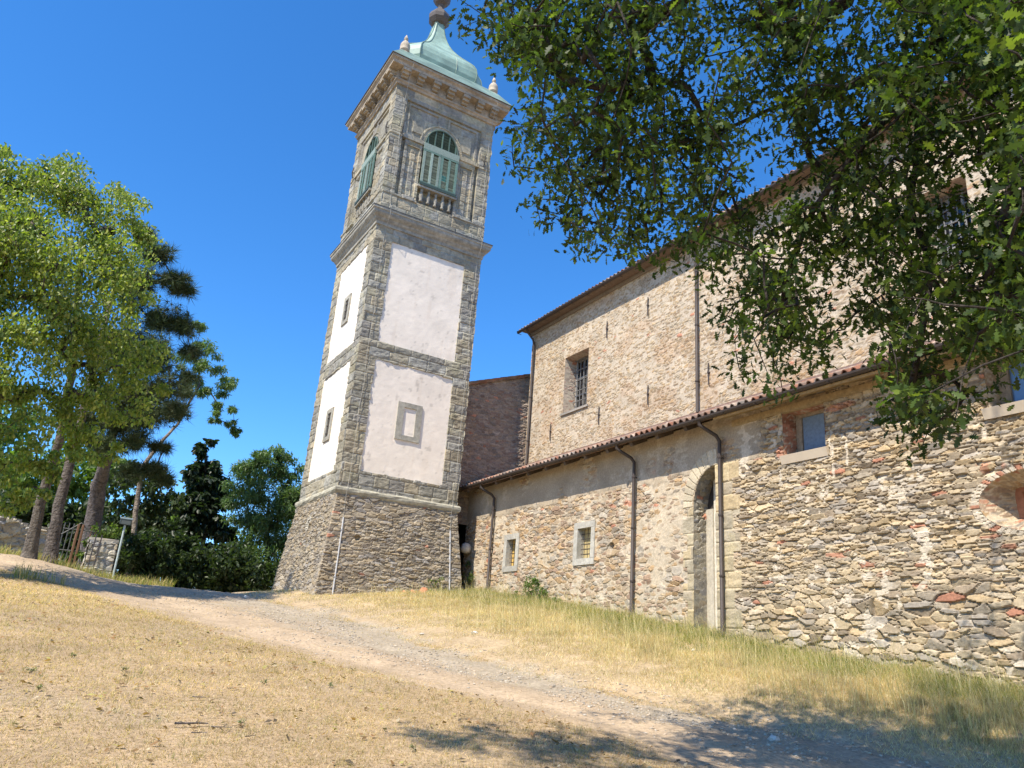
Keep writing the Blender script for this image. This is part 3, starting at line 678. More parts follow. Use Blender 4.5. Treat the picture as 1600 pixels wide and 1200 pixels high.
for f in ('front', 'side', 'far', 'back'):
    # shutters: two leaves, each stiles + louvres
    for sgn in (-1, 1):
        b = FB(f); u0, u1 = (UC-WH-.02, UC-.005) if sgn < 0 else (UC+.005, UC+WH+.02)
        z0, z1 = 16.20, 17.70; hh = .02
        mid = (u0+u1)/2
        for (a_, c_) in ((u0, u0+.10), (u1-.10, u1), (mid-.05, mid+.05)): b.fbox(a_, c_, z0, z1, hh-.03, hh+.02, (GR if rs.rand() < .5 else GR2)*rs.uniform(.85, 1.2), .004)
        b.fbox(u0, u1, z0-.005, z0+.09, hh-.028, hh+.024, GR*.8); b.fbox(u0, u1, z1-.08, z1+.004, hh-.028, hh+.024, GR)
        sh = b.build('shutter', M_PAI, tower)
        for (a_, c_) in ((u0+.1, mid-.05), (mid+.05, u1-.1)):
            b = FB(f); z = z0+.11
            while z < z1-.1:
                b.obox(((a_+c_)/2, -hh+.012, z), ((c_-a_)/2, 0, 0), (0, .016, -.016), (0, .003, .003), GR2*rs.uniform(.55, 1.3))
                z += .052+.012*rs.rand()
            b.build('louvre', M_PAI, sh)
    b = FB(f); b.fbox(UC-WH-.03, UC+WH+.03, 17.70, 17.97, -.02, .05, GR2*.95, .003); b.build('transom', M_PAI, tower)
    b = FB(f); b.fbox(UC-WH-.04, UC+WH+.04, 16.10, 16.21, -.02, .10, (.05, .075, .065)); b.build('bottom_rail', M_PAI, tower)
    # lunette: louvres behind a fan of bars
    b = FB(f)
    for k in range(5):
        x = UC-WH+.12+k*(2*WH-.24)/4; hgt = ZA*math.sqrt(max(.05, 1-((x-UC)/WH)**2))
        b.fbox(x-.025, x+.025, ZI, ZI+hgt*.96, -.06, -.02, GR*rs.uniform(.6, 1.0))
    P = [face_pt(f, UC+(WH-.025)*math.cos(t), ZI+(ZA-.02)*math.sin(t), -.03) for t in np.linspace(0, math.pi, 20)]
    lu = b.build('lunette', M_PAI, tower)
    b = MB(); b.tube(P, .035, 6, GR*.5); b.build('rim', M_PAI, lu)
    b = FB(f); z = ZI+.04
    while z < ZI+ZA-.08:
        hw = WH*math.sqrt(1-((z-ZI)/ZA)**2)-.05
        b.obox((UC, .07, z), (hw, 0, 0), (0, .02, -.02), (0, .003, .003), GR*rs.uniform(.3, .6)); z += .062
    b.build('louvre', M_PAI, lu)
    b = FB(f); b.fbox(UC-WH-.02, UC+WH+.02, 16.15, 18.2, -.23, -.13, (.012, .014, .013)); b.build('dark_backing', M_PAI, tower)  # near-black board that paints the unlit interior behind the louvres
    b = FB(f); b.fbox(UC+.115, UC+.29, 16.62, 16.88, .006, .016, TEAL); b.build('patch_board', M_PAI, tower)
    b = FB(f); b.fbox(UC-WH-.10, UC+WH+.10, 16.02, 16.10, -.22, .07, CST*1.05, .005); b.build('sill', M_ASH, tower)
    for k in range(5):
        x = UC-.58+k*.29; p = face_pt(f, x, 15.47, -.06)
        b = MB(); b.lathe(p, [(.07, 0), (.07, .06), (.045, .09), (.085, .2), (.075, .3), (.04, .42), (.06, .47), (.06, .56)], 10, CST*.8*rs.uniform(.85, 1.1)); b.build('baluster', M_ASH, tower, True)  # stone tone darkened to stand in for shade on the balusters
for f, us_ in (('front', (.43, W-.30)), ('side', (.3, W-.3))):
    for u in us_:
        b = FB(f); b.tube([(u, -.05, 17.95), (u, -.10, 18.2), (u+.02, -.06, 18.45)], .028, 5, (.05, .045, .04)); b.tube([(u, -.08, 18.2), (u, .02, 18.2)], .02, 5, (.05, .045, .04)); b.build('iron_anchor', M_IRO, tower)
# main cornice with brackets
mould('main_cornice', [(-.04, 20.02), (.05, 20.04), (.07, 20.12), (.12, 20.16), (.12, 20.22), (.08, 20.25), (.08, 20.56), (.40, 20.60), (.40, 20.72), (.44, 20.76), (.49, 20.80), (.49, 20.90), (.2, 20.93)], M_ASH, np.array((.36, .30, .225)), rough=.004)
for f in FACES:
    for k in range(7):
        u = .18+k*(W-.36)/6; b = FB(f); c = np.array((.36, .30, .22))*rs.uniform(.85, 1.1)
        b.fbox(u-.13, u+.13, 20.26, 20.37, .07, .19, c); b.fbox(u-.13, u+.13, 20.35, 20.48, .07, .31, c); b.fbox(u-.15, u+.15, 20.46, 20.58, .07, .40, c)
        b.build('bracket', M_ASH, tower)
CU = np.array((.25, .355, .29))
mould('copper_skirt', [(.50, 20.89), (.515, 20.905), (.50, 20.93), (.30, 21.22), (.05, 21.58), (-.22, 21.86), (-.30, 21.90), (-.5, 21.92)], M_COP, CU*.75, rough=.003, step=.5)
mould('lead_edge', [(.495, 20.88), (.53, 20.885), (.53, 20.905), (.49, 20.91)], M_IRO, (.10, .10, .09), rough=.001)
# octagonal bell-shaped dome
cx, cy = (XL+XR)/2, (YF+YB)/2
prof = [(1.62, 21.80), (1.67, 22.0), (1.74, 22.2), (1.75, 22.45), (1.71, 22.68), (1.60, 22.90), (1.44, 23.10), (1.26, 23.30), (1.07, 23.52), (.88, 23.76), (.69, 24.04), (.53, 24.35), (.40, 24.68), (.30, 25.02), (.23, 25.4), (.19, 25.75)]
def octo(r): 
    a = r; h = r*.72
    return [(-h, -a), (h, -a), (a, -h), (a, h), (h, a), (-h, a), (-a, h), (-a, -h)]
V = []; C = []
for r, z in prof:
    for (x, y) in octo(r): V.append((cx+x, cy+y, z)); C.append(CU*(.9+.2*rs.rand()))
q = [(i*8+j, i*8+(j+1) % 8, (i+1)*8+(j+1) % 8, (i+1)*8+j) for i in range(len(prof)-1) for j in range(8)]
dome = mk('dome', V, np.array(q), M_COP, tower, np.array(C)*1.05)
b = MB()
for j in range(8): b.tube([(cx+octo(r*1.012)[j][0], cy+octo(r*1.012)[j][1], z) for r, z in prof], .022, 5, CU*.75)
for (x0_, x1_) in ((.2, .2),):
    b.tube([(cx+x0_*r*1.01, cy-r*1.008, z) for r, z in prof[:8]], .014, 4, CU*.8)
b.build('seam', M_COP, dome)
b = MB(); b.lathe((cx, cy, 25.62), [(.22, 0), (.34, .06), (.47, .24), (.49, .42), (.42, .60), (.32, .72), (.18, .84), (.12, 1.0), (.16, 1.14), (.28, 1.24), (.40, 1.46), (.42, 1.68), (.33, 1.88), (.14, 2.0), (.05, 2.15), (.03, 2.5)], 8, (.085, .07, .06)); b.build('ball_finial', M_IRO, tower)
b = MB(); b.box((cx-.03, cy-.03, 27.6), (cx+.03, cy+.03, 28.7), (.06, .05, .05)); b.box((cx-.35, cy-.025, 28.2), (cx+.35, cy+.025, 28.27), (.06, .05, .05)); b.build('cross', M_IRO, tower)
for (sx, sy) in ((-1, -1), (1, -1), (1, 1), (-1, 1)):
    b = MB(); b.lathe((cx+sx*(W/2-.13), cy+sy*(W/2-.13), 21.45), [(.19, 0), (.19, .14), (.12, .18), (.12, .22), (.18, .26), (.20, .30), (.16, .33), (.20, .44), (.185, .56), (.12, .68), (.05, .74), (.05, .79), (.09, .83), (.07, .90), (.01, 1.05)], 14, (.42, .36, .28)); b.build('urn_finial', M_STO, tower, True)

# ================================================================== THE GROUND
RY = np.array([-20, 4, 6.9, 8.3, 9.4, 11.3, 14.5, 19, 21.8, 24, 27, 40]); RX = np.array([13, 11.4, 9.9, 9.0, 8.3, 7.75, 7.0, 6.7, 5.8, 5.6, 5.4, 5.2])
LY = np.array([-20, 4, 6.5, 7.6, 9.3, 11, 13.9, 17, 20.2, 22.5, 24, 40]); LX = np.array([6.7, 6.2, 5.8, 5.7, 5.0, 4.0, 2.7, 1.6, .6, -2, -6, -14])
def road_r(y): return np.interp(y, RY, RX)
def road_l(y): return np.interp(y, LY, LX)
def gz(x, y):
    x = np.asarray(x, float); y = np.asarray(y, float)
    # long climb, then a crest that drops away behind
    yc = 24.0
    base = -1.6+.115*np.minimum(y, yc)
    t = np.clip(y-yc, 0, 60); base = base+.115*t*np.exp(-t/3.5)*.5-.04*np.clip(t-4, 0, 30)*(x > -40)
    base = np.where(y < -15, -1.6-.115*15, base)
    rr = road_r(y); s = np.clip((x-rr)/(12.6-rr+1e-6), 0, 1.0)
    base = base+.85*s**.9*sstep(-12, 3, y)*(1-sstep(34, 50, y))
    base = base+.42*sstep(18, 26, y)*sstep(2.6, -.8, x)*(1-sstep(32, 44, y))
    base = base+.02*(fbm(x*.9, y*.9, 500, 3)-.5)+.10*(fbm(x*.25, y*.25, 503, 2)-.5)
    inroad = sstep(-.4, .4, x-road_l(y))*(1-sstep(-.4, .4, x-rr))
    ff = (x-road_l(y))/(rr-road_l(y)+1e-6)
    base = base-.05*inroad+.05*inroad*(fbm(x*3, y*3, 507, 4)-.5)-.035*inroad*(np.exp(-((ff-.3)/.09)**2)+np.exp(-((ff-.68)/.09)**2))+.05*inroad*sstep(.6, .9, ff)*(fbm(x*7, y*7, 509, 3)-.5)
    return base
gx = np.concatenate([-np.geomspace(400, 9, 16), glines(-8, 13, .09), np.geomspace(13.5, 400, 16)])
gy = np.concatenate([-np.geomspace(300, 3, 14), glines(-2, 5, .25)[1:], glines(5, 24, .075)[1:], glines(24, 40, .2)[1:], np.geomspace(42, 500, 14)])
GXm, GYm = np.meshgrid(gx, gy, indexing='ij'); GZm = gz(GXm, GYm)
def surf(x, y):
    """colour of the ground"""
    wob = 1.3*(fbm(x*.8, y*.8, 520, 4)-.5)+.7*(fbm(x*4, y*4, 521, 3)-.5)
    rl = sstep(-.5, .9, x-road_l(y)+wob); rr = 1-sstep(-.3, .3, x-road_r(y)+wob); road = rl*rr
    f = (x-road_l(y))/(road_r(y)-road_l(y)+1e-6)
    dirt = np.array((.385, .29, .19)); grav = np.array((.345, .285, .205)); dry = np.array((.38, .275, .165)); bank = np.array((.40, .30, .18))
    c = lerp(np.zeros(x.shape+(3,))+dry, np.zeros(x.shape+(3,))+bank, sstep(-.2, .5, x-road_r(y)))
    rc = lerp(np.zeros(x.shape+(3,))+dirt, np.zeros(x.shape+(3,))+grav, sstep(.45, .75, f+.5*(fbm(x*1.5, y*1.5, 523, 3)-.5)))
    tr = np.exp(-((f-.33)/.12)**2); rc = rc*(1+.10*tr[..., None])
    c = lerp(c, rc, road)
    c = c*(.78+.44*fbm(x*2.2, y*2.2, 524, 5))[..., None]
    bare = sstep(.55, .72, fbm(x*.9, y*.9, 526, 4))*(1-road)*(x < road_r(y))
    c = lerp(c, np.array((.34, .26, .17))+0*c, bare*.5)
    return c, road
gc, roadm = surf(GXm, GYm)
a_, b__ = GXm.shape; ii = np.arange(a_-1)[:, None]*b__+np.arange(b__-1)[None]
M_GRD = attr_mat('earth', .95, 16, .30, 45, .7, .02)
ground = mk('ground', np.stack([GXm, GYm, GZm], -1), np.stack([ii, ii+b__, ii+b__+1, ii+1], -1).reshape(-1, 4), M_GRD, None, gc.reshape(-1, 3), True)
tag(ground, 'sloping dry earth with a worn dirt track climbing towards the tower', None, None, 'structure')

def visible(x, y, z, m=60):
    P = np.stack([x, y, z], -1) @ RM
    px = 800+F_PX*P[:, 0]/-P[:, 2]; py = 600-F_PX*P[:, 1]/-P[:, 2]
    return (P[:, 2] < -.5) & (px > -m) & (px < 1600+m) & (py > -m) & (py < 1200+m*1.5)
def blades(x, y, hgt, wid, lean, az, col, droop=.5, laz=None):
    n = len(x); z = gz(x, y)-.01
    d = np.stack([np.cos(az), np.sin(az), 0*az], -1); s = np.stack([-np.sin(az), np.cos(az), 0*az], -1)
    if laz is not None: s = np.stack([-np.sin(laz), np.cos(laz), 0*laz], -1)
    P0 = np.stack([x, y, z], -1); out = []
    for t, wf in ((0, 1), (.55, .8), (1, .12)):
        h = hgt*t*np.cos(lean*(t*droop+1-droop)); l = hgt*t*np.sin(lean*(t*droop+1-droop))
        c = P0+d*l[:, None]+np.array([0, 0, 1])*h[:, None]
        out += [c-s*(wid*wf/2)[:, None], c+s*(wid*wf/2)[:, None]]
    V = np.stack(out, 1)
    b = np.arange(n)[:, None]*6
    q = np.concatenate([b+np.array([[0, 1, 3, 2]]), b+np.array([[2, 3, 5, 4]])])
    return V.reshape(-1, 3), q, np.repeat(col, 6, 0)
r = np.random.RandomState(11)
# straw on the mown slope
n = 620000
y = 5+17*r.rand(n)**1.5; x = -3+12*r.rand(n)
rd = surf(x, y)[1]
keep = (x < road_r(y)) & (r.rand(n) > rd*.95+.25*(fbm(x*.9, y*.9, 526, 4) > .6)) & visible(x, y, gz(x, y)); x = x[keep]; y = y[keep]; n = len(x)
pal = np.array([(.62, .46, .29), (.54, .38, .22), (.70, .56, .39), (.42, .28, .16), (.28, .19, .11), (.66, .49, .31), (.30, .27, .14)])
ci = r.choice(7, n, p=[.25, .22, .16, .14, .08, .11, .04])
far = 1+.06*y
V, q, c = blades(x, y, r.uniform(.015, .06, n)*(1+.03*y), r.uniform(.0018, .0045, n)*far, r.uniform(.8, 1.55, n), r.uniform(0, 6.3, n), pal[ci]*(r.uniform(.6, 1.25, n)*(.76+.5*fbm(x*1.4, y*1.4, 533, 4))*(.55+.85*fbm(x*.6+9, y*.9, 534, 3)))[:, None], .3)
o = mk('straw', V, q, M_BLADE, None, c); tag(o, 'short dry straw stubble covering the foreground slope', None, None, 'stuff')
# ragged straw tufts standing out of the stubble
nc = 3200; yc_ = 5+14*r.rand(nc)**1.5; xc_ = -3+12*r.rand(nc); k = (surf(xc_, yc_)[1] < .5) & (xc_ < road_l(yc_)+.5) & visible(xc_, yc_, gz(xc_, yc_)); xc_ = xc_[k]; yc_ = yc_[k]; nc = len(xc_)
x = np.repeat(xc_, 16)+r.normal(0, .035, nc*16); y = np.repeat(yc_, 16)+r.normal(0, .035, nc*16); n = nc*16
tc = np.repeat(np.array([(.60, .46, .29), (.44, .33, .19), (.36, .31, .15), (.26, .26, .11), (.68, .56, .40)])[r.choice(5, nc, p=[.34, .24, .18, .08, .16])], 16, 0)
V, q, c = blades(x, y, r.uniform(.03, .10, n)*np.repeat(r.uniform(.5, 1.3, nc), 16), r.uniform(.0016, .0035, n)*(1+.05*y), r.uniform(.2, 1.4, n), r.uniform(0, 6.3, n), tc*r.uniform(.7, 1.2, n)[:, None], .6)
o = mk('straw_tufts', V, q, M_BLADE, None, c); tag(o, 'ragged little straw tufts standing out of the stubble slope', None, None, 'stuff')
# tall bank grass
n = 300000
y = 5+20*r.rand(n)**1.35; t = r.rand(n)**.85*1.04; x = road_r(y)-.45+t*(12.62-road_r(y)+.45)
s_ = (x-road_r(y))/(12.6-road_r(y)); cl = fbm(x*2.2, y*2.2, 540, 3)
keep = (cl+.22*s_+.12*r.rand(n)+.25*(fbm(x*5, y*5, 541, 2)-.5) > .46) & visible(x, y, gz(x, y)) & ~((x > XL-.3) & (y > YF-.5)) & (r.rand(n) < .18+1.4*np.clip(s_, 0, 1))
x, y, s_, cl = x[keep], y[keep], s_[keep], cl[keep]; n = len(x)
g = sstep(.66, .90, s_+.45*(fbm(x*1.1, y*1.1, 542, 3)-.5)+.06)
g = np.maximum(g*.9, .22*(cl > .66)); isg = r.rand(n) < g*.7
gold = np.array([(.64, .51, .34), (.54, .42, .27), (.74, .63, .46), (.44, .32, .19), (.60, .48, .31)]); grn = np.array([(.19, .23, .055), (.15, .20, .045), (.26, .28, .08), (.36, .34, .14)])
c0 = np.where(isg[:, None], grn[r.randint(0, 4, n)], gold[r.randint(0, 5, n)])*r.uniform(.75, 1.2, n)[:, None]
hg = (.05+.17*np.clip(s_, 0, 1)**1.1)*r.uniform(.35, 1.25, n)*(.45+1.1*cl)
mat_ = r.rand(n) < .42-.2*s_; hg = np.where(mat_, r.uniform(.08, .2, n), hg)
c0 = c0*(.78+.5*fbm(x*1.7, y*1.7, 545, 3))[:, None]
V, q, c = blades(x, y, hg, r.uniform(.0025, .0055, n)*(1+.045*y), np.where(mat_, r.uniform(1.0, 1.5, n), r.uniform(.1, 1.1, n)), r.uniform(0, 6.3, n), c0, .9, r.uniform(0, 6.3, n))
o = mk('bank_grass', V, q, M_BLADE, None, c); tag(o, 'long golden and green grass on the bank below the church wall', None, None, 'stuff')
# sparse seed stalks
n = 3500
y = 5+17*r.rand(n)**1.3; x = road_r(y)+r.uniform(.25, 1, n)*(12.5-road_r(y)); k = visible(x, y, gz(x, y)) & ~((x > XL-.3) & (y > YF-.5)); x = x[k]; y = y[k]; n = len(x)
V, q, c = blades(x, y, r.uniform(.4, .75, n), np.full(n, .007), r.uniform(.2, .8, n), r.normal(2.6, .8, n), np.array((.66, .57, .34))*r.uniform(.8, 1.15, n)[:, None], .9)
o = mk('seed_stalks', V, q, M_BLADE, None, c); tag(o, 'pale arching seed stalks rising above the bank grass', None, None, 'stuff')
# fallen dry leaves and bits on the slope
n = 9000; y = 5+15*r.rand(n)**1.5; x = -3+12*r.rand(n); k = visible(x, y, gz(x, y)) & (fbm(x*1.2, y*1.2, 580, 3) > .44) & (x < road_l(y)+.4) & (r.rand(n) < .6); x = x[k]; y = y[k]; n = len(x)
az = r.uniform(0, 6.3, n); L = r.uniform(.012, .04, n); W_ = L*r.uniform(.3, .7, n); d = np.stack([np.cos(az), np.sin(az), r.uniform(-.4, .6, n)], -1)*L[:, None]; sd_ = np.stack([-np.sin(az), np.cos(az), r.uniform(-.5, .5, n)], -1)*W_[:, None]
P0 = np.stack([x, y, gz(x, y)+.022], -1); V = np.stack([P0-d, P0-sd_, P0+d, P0+sd_+[0, 0, .01]], 1)
o = mk('leaf_litter', V.reshape(-1, 3), (np.arange(n)[:, None]*4+np.array([[0, 1, 2, 3]])), M_BLADE, None, np.repeat(np.array([(.30, .18, .09), (.20, .13, .07), (.60, .50, .36), (.36, .20, .10), (.14, .11, .08)])[r.randint(0, 5, n)], 4, 0))
tag(o, 'scattered dry leaves and bark bits on the straw', None, None, 'stuff')
# far verge near the gate
n = 26000
y = r.uniform(20, 31, n); x = r.uniform(-5, 3.6, n); md = fbm(x*1.5, y*1.5, 560, 3)
k = ((x < road_l(y)+.2*y*0) | (y > 25.5)) & (md > .42) & (y < 30.5); x = x[k]; y = y[k]; n = len(x)
V, q, c = blades(x, y, r.uniform(.08, .4, n), np.full(n, .014), r.uniform(.1, .9, n), r.uniform(0, 6.3, n), np.array([(.45, .38, .17), (.22, .26, .07), (.55, .43, .22)])[r.randint(0, 3, n)]*r.uniform(.6, 1.1, n)[:, None], .8)
o = mk('verge_grass', V, q, M_BLADE, None, c); tag(o, 'rough grass verge at the top of the slope under the trees', None, None, 'stuff')
# gravel
ico = None
def pebbles(x, y, s, col, name, label):
    t = (1+5**.5)/2
    B = np.array([(-1, t, 0), (1, t, 0), (-1, -t, 0), (1, -t, 0), (0, -1, t), (0, 1, t), (0, -1, -t), (0, 1, -t), (t, 0, -1), (t, 0, 1), (-t, 0, -1), (-t, 0, 1)], float); B /= np.linalg.norm(B[0])
    Fi = np.array([(0, 11, 5), (0, 5, 1), (0, 1, 7), (0, 7, 10), (0, 10, 11), (1, 5, 9), (5, 11, 4), (11, 10, 2), (10, 7, 6), (7, 1, 8), (3, 9, 4), (3, 4, 2), (3, 2, 6), (3, 6, 8), (3, 8, 9), (4, 9, 5), (2, 4, 11), (6, 2, 10), (8, 6, 7), (9, 8, 1)])
    n = len(x); V = B[None]*(1+.3*r.uniform(-1, 1, (n, 12, 1)))*s[:, None, None]*np.stack([r.uniform(.7, 1.3, n), r.uniform(.7, 1.3, n), r.uniform(.4, .7, n)], -1)[:, None]
    a = r.uniform(0, 6.3, n); ca, sa = np.cos(a)[:, None], np.sin(a)[:, None]
    V = np.stack([V[..., 0]*ca-V[..., 1]*sa, V[..., 0]*sa+V[..., 1]*ca, V[..., 2]], -1)+np.stack([x, y, gz(x, y)+s*.15], -1)[:, None]
    return mk(name, V.reshape(-1, 3), (Fi[None]+12*np.arange(n)[:, None, None]).reshape(-1, 3), M_ROCK, None, np.repeat(col, 12, 0))
n = 16000; y = 5+19*r.rand(n)**1.4; f = np.clip(r.normal(.72, .22, n), .02, 1.08); x = road_l(y)+f*(road_r(y)-road_l(y))
k = (fbm(x*1.3, y*1.3, 570, 3) > .45) & visible(x, y, gz(x, y)); x = x[k]; y = y[k]; n = len(x)
o = pebbles(x, y, .006+.022*r.rand(n)**4, np.array([(.38, .33, .26), (.46, .39, .30), (.30, .26, .21), (.42, .32, .22)])[r.randint(0, 4, n)]*r.uniform(.8, 1.25, n)[:, None], 'gravel', '')
tag(o, 'loose grey gravel scattered along the dirt track', None, None, 'stuff')
rk = [(1375-1600+800+400+0, 0)]
for (px, py, s, cc, lab) in ((742, 990, .075, (.62, .58, .52), 'pale flat rock at the far edge of the track below the tower'), (1085, 1018, .09, (.66, .62, .56), 'white rock bedded in the golden bank grass'),
                             (660, 992, .06, (.55, .5, .44), 'small pale rock lying on the grey gravel at mid track'), (1210, 1158, .08, (.58, .53, .46), 'grey rock on the shaded edge of the track, right of centre'), (385, 934, .09, (.6, .56, .5), 'flat pale rock at the crest of the track beside the hedge')):
    rr_ = ray(px, py); ts = np.linspace(3, 40, 4000); P = rr_[None]*ts[:, None]; hit = np.argmax(P[:, 2] < gz(P[:, 0], P[:, 1])); p = P[hit] if hit else P[2000]
    n = 1; o = pebbles(np.array([p[0]]), np.array([p[1]]), np.array([s]), np.array([cc]), 'rock', ''); tag(o, lab, 'rock')

# ================================================================== PLANTS
def rotmats(n, up=0.0, r=r):
    q = r.normal(size=(n, 4)); q /= np.linalg.norm(q, axis=1)[:, None]; a, b, c, d = q.T
    return np.stack([np.stack([1-2*(c*c+d*d), 2*(b*c-a*d), 2*(b*d+a*c)], -1), np.stack([2*(b*c+a*d), 1-2*(b*b+d*d), 2*(c*d-a*b)], -1), np.stack([2*(b*d-a*c), 2*(c*d+a*b), 1-2*(b*b+c*c)], -1)], 1)
def frames(n, droop, spread, r=r):
    """leaf frames: x along leaf, z leaf normal; leaves hang outward and down with normals mostly up"""
    az = r.uniform(0, 2*np.pi, n); pit = r.normal(-droop, spread, n); roll = r.normal(0, spread*1.1, n)
    x = np.stack([np.cos(az)*np.cos(pit), np.sin(az)*np.cos(pit), np.sin(pit)], -1)
    s = np.stack([-np.sin(az), np.cos(az), 0*az], -1); z = np.cross(x, s)
    z2 = z*np.cos(roll)[:, None]+s*np.sin(roll)[:, None]; y2 = np.cross(z2, x)
    return np.stack([x, y2, z2], -1)
OAK = np.array([(0, 0, 0), (.12, .02, .01), (.25, .13, .03), (.33, .06, .02), (.45, .24, .05), (.55, .10, .02), (.68, .27, .03), (.76, .11, .01), (.88, .16, -.02), (1.0, .03, -.05),
                (1.0, -.03, -.05), (.88, -.16, -.02), (.76, -.11, .01), (.68, -.27, .03), (.55, -.10, .02), (.45, -.24, .05), (.33, -.06, .02), (.25, -.13, .03), (.12, -.02, .01)])
OAKF = [np.array([[0, 1, 18]]), np.array([[1, 3, 16, 18], [3, 5, 14, 16], [5, 7, 12, 14], [7, 9, 10, 12]]), np.array([[1, 2, 3], [3, 4, 5], [5, 6, 7], [7, 8, 9], [18, 16, 17], [16, 14, 15], [14, 12, 13], [12, 10, 11]])]
LEAF = np.array([(0, 0, 0), (.35, .26, .03), (.75, .2, 0), (1, 0, -.08), (.75, -.2, 0), (.35, -.26, .03)]); LEAFF = [np.array([[0, 1, 4, 5]]), np.array([[1, 2, 4]]), np.array([[2, 3, 4]])]
LEAFF = [np.array([[0, 1, 2, 3], [0, 3, 4, 5]])]
NARR = np.array([(0, 0, 0), (.4, .13, .02), (1, 0, -.1), (.4, -.13, .02)]); NARRF = [np.array([[0, 1, 2, 3]])]
def tuft_tpl(k=9, seed=3):
    rr = np.random.RandomState(seed); V = []; Fq = []
    for i in range(k):
        a = 2*np.pi*i/k+rr.rand()*.4; e = rr.uniform(.1, 1.2); d = np.array([np.cos(a)*np.cos(e), np.sin(a)*np.cos(e), np.sin(e)]); s = np.cross(d, [0, 0, 1]); s /= np.linalg.norm(s)
        V += [s*.03, -s*.03, d*.95]; Fq.append([3*i, 3*i+1, 3*i+2])
    return np.array(V), [np.array(Fq)]
TUFT, TUFTF = tuft_tpl()
def scatter_leaves(name, P, size, tpl, faces, mat, parent, col, droop=.5, spread=.6, rnd_rot=False):
    n = len(P); R = rotmats(n) if rnd_rot else frames(n, droop, spread)
    V = np.einsum('nij,kj->nki', R, tpl)*size[:, None, None]+P[:, None]
    k = len(tpl); F = [(f[None]+k*np.arange(n)[:, None, None]).reshape(-1, f.shape[1]) for f in faces]
    byk = {}
    for f in F: byk.setdefault(f.shape[1], []).append(f)
    return mk(name, V.reshape(-1, 3), [np.concatenate(f) for f in byk.values()], mat, parent, np.repeat(col, k, 0))
def palette(n, cols, j=.25):
    cols = np.array(cols); c = cols[r.randint(0, len(cols), n)]*r.uniform(1-j, 1+j, n)[:, None]
    return c
def grow(roots, rad, targets, rmin, name, mat, parent, col, k=6, expo=2.3, sag=0, rmax=9, minseg=0):
    """connect every target to the nearest point of the growing skeleton; radii follow the load"""
    pts = list(roots); par = [i-1 if i > 0 else -1 for i in range(len(roots))] if rad is None else list(rad)
    P = np.array(pts, float); T = np.array(targets, float); left = np.ones(len(T), bool)
    dist = np.full(len(T), 1e9); near = np.zeros(len(T), int)
    for i, p in enumerate(P):
        d = np.linalg.norm(T-p, axis=1); m = d < dist; dist[m] = d[m]; near[m] = i
    pts = [p for p in P]
    while left.any():
        j = int(np.argmin(np.where(left, dist, 1e9))); left[j] = False
        a = pts[near[j]]; b = T[j]; L = np.linalg.norm(b-a); pi = near[j]
        if L > minseg+.25:
            nm = max(1, min(6, int(L/.45)))
            for s in range(1, nm+1):
                f = s/(nm+1); q = a*(1-f)+b*f+np.array([0, 0, sag*L*math.sin(math.pi*f)])+r.normal(0, .05*L/nm, 3)*.6
                par.append(pi); pts.append(q); pi = len(pts)-1
                d = np.linalg.norm(T-q, axis=1); m = left & (d < dist); dist[m] = d[m]; near[m] = pi
        par.append(pi); pts.append(b); pi = len(pts)-1
        d = np.linalg.norm(T-b, axis=1); m = left & (d < dist); dist[m] = d[m]; near[m] = pi
    pts = np.array(pts); n = len(pts); load = np.ones(n)
    kids = [[] for _ in range(n)]
    for i in range(n):
        if par[i] >= 0: kids[par[i]].append(i)
    order = []; st = [i for i in range(n) if par[i] < 0]
    while st: i = st.pop(); order.append(i); st += kids[i]
    for i in order[::-1]:
        if par[i] >= 0: load[par[i]] += load[i]
    rad_ = np.minimum(rmin*load**(1/expo), rmax)
    b = MB(); done = np.zeros(n, bool)
    for i in order:
        for c_ in sorted(kids[i], key=lambda c: -load[c]):
            if done[c_]: continue
            path = [i, c_]; done[c_] = True
            while kids[path[-1]]:
                nx = max(kids[path[-1]], key=lambda c: load[c])
                if done[nx]: break
                done[nx] = True; path.append(nx)
            rr = rad_[path].copy(); rr[0] = min(rr[0], rr[1]*1.15)
            b.tube(pts[path], rr, k if rr.max() > .02 else 4, col)
    return b.build(name, mat, parent, True)

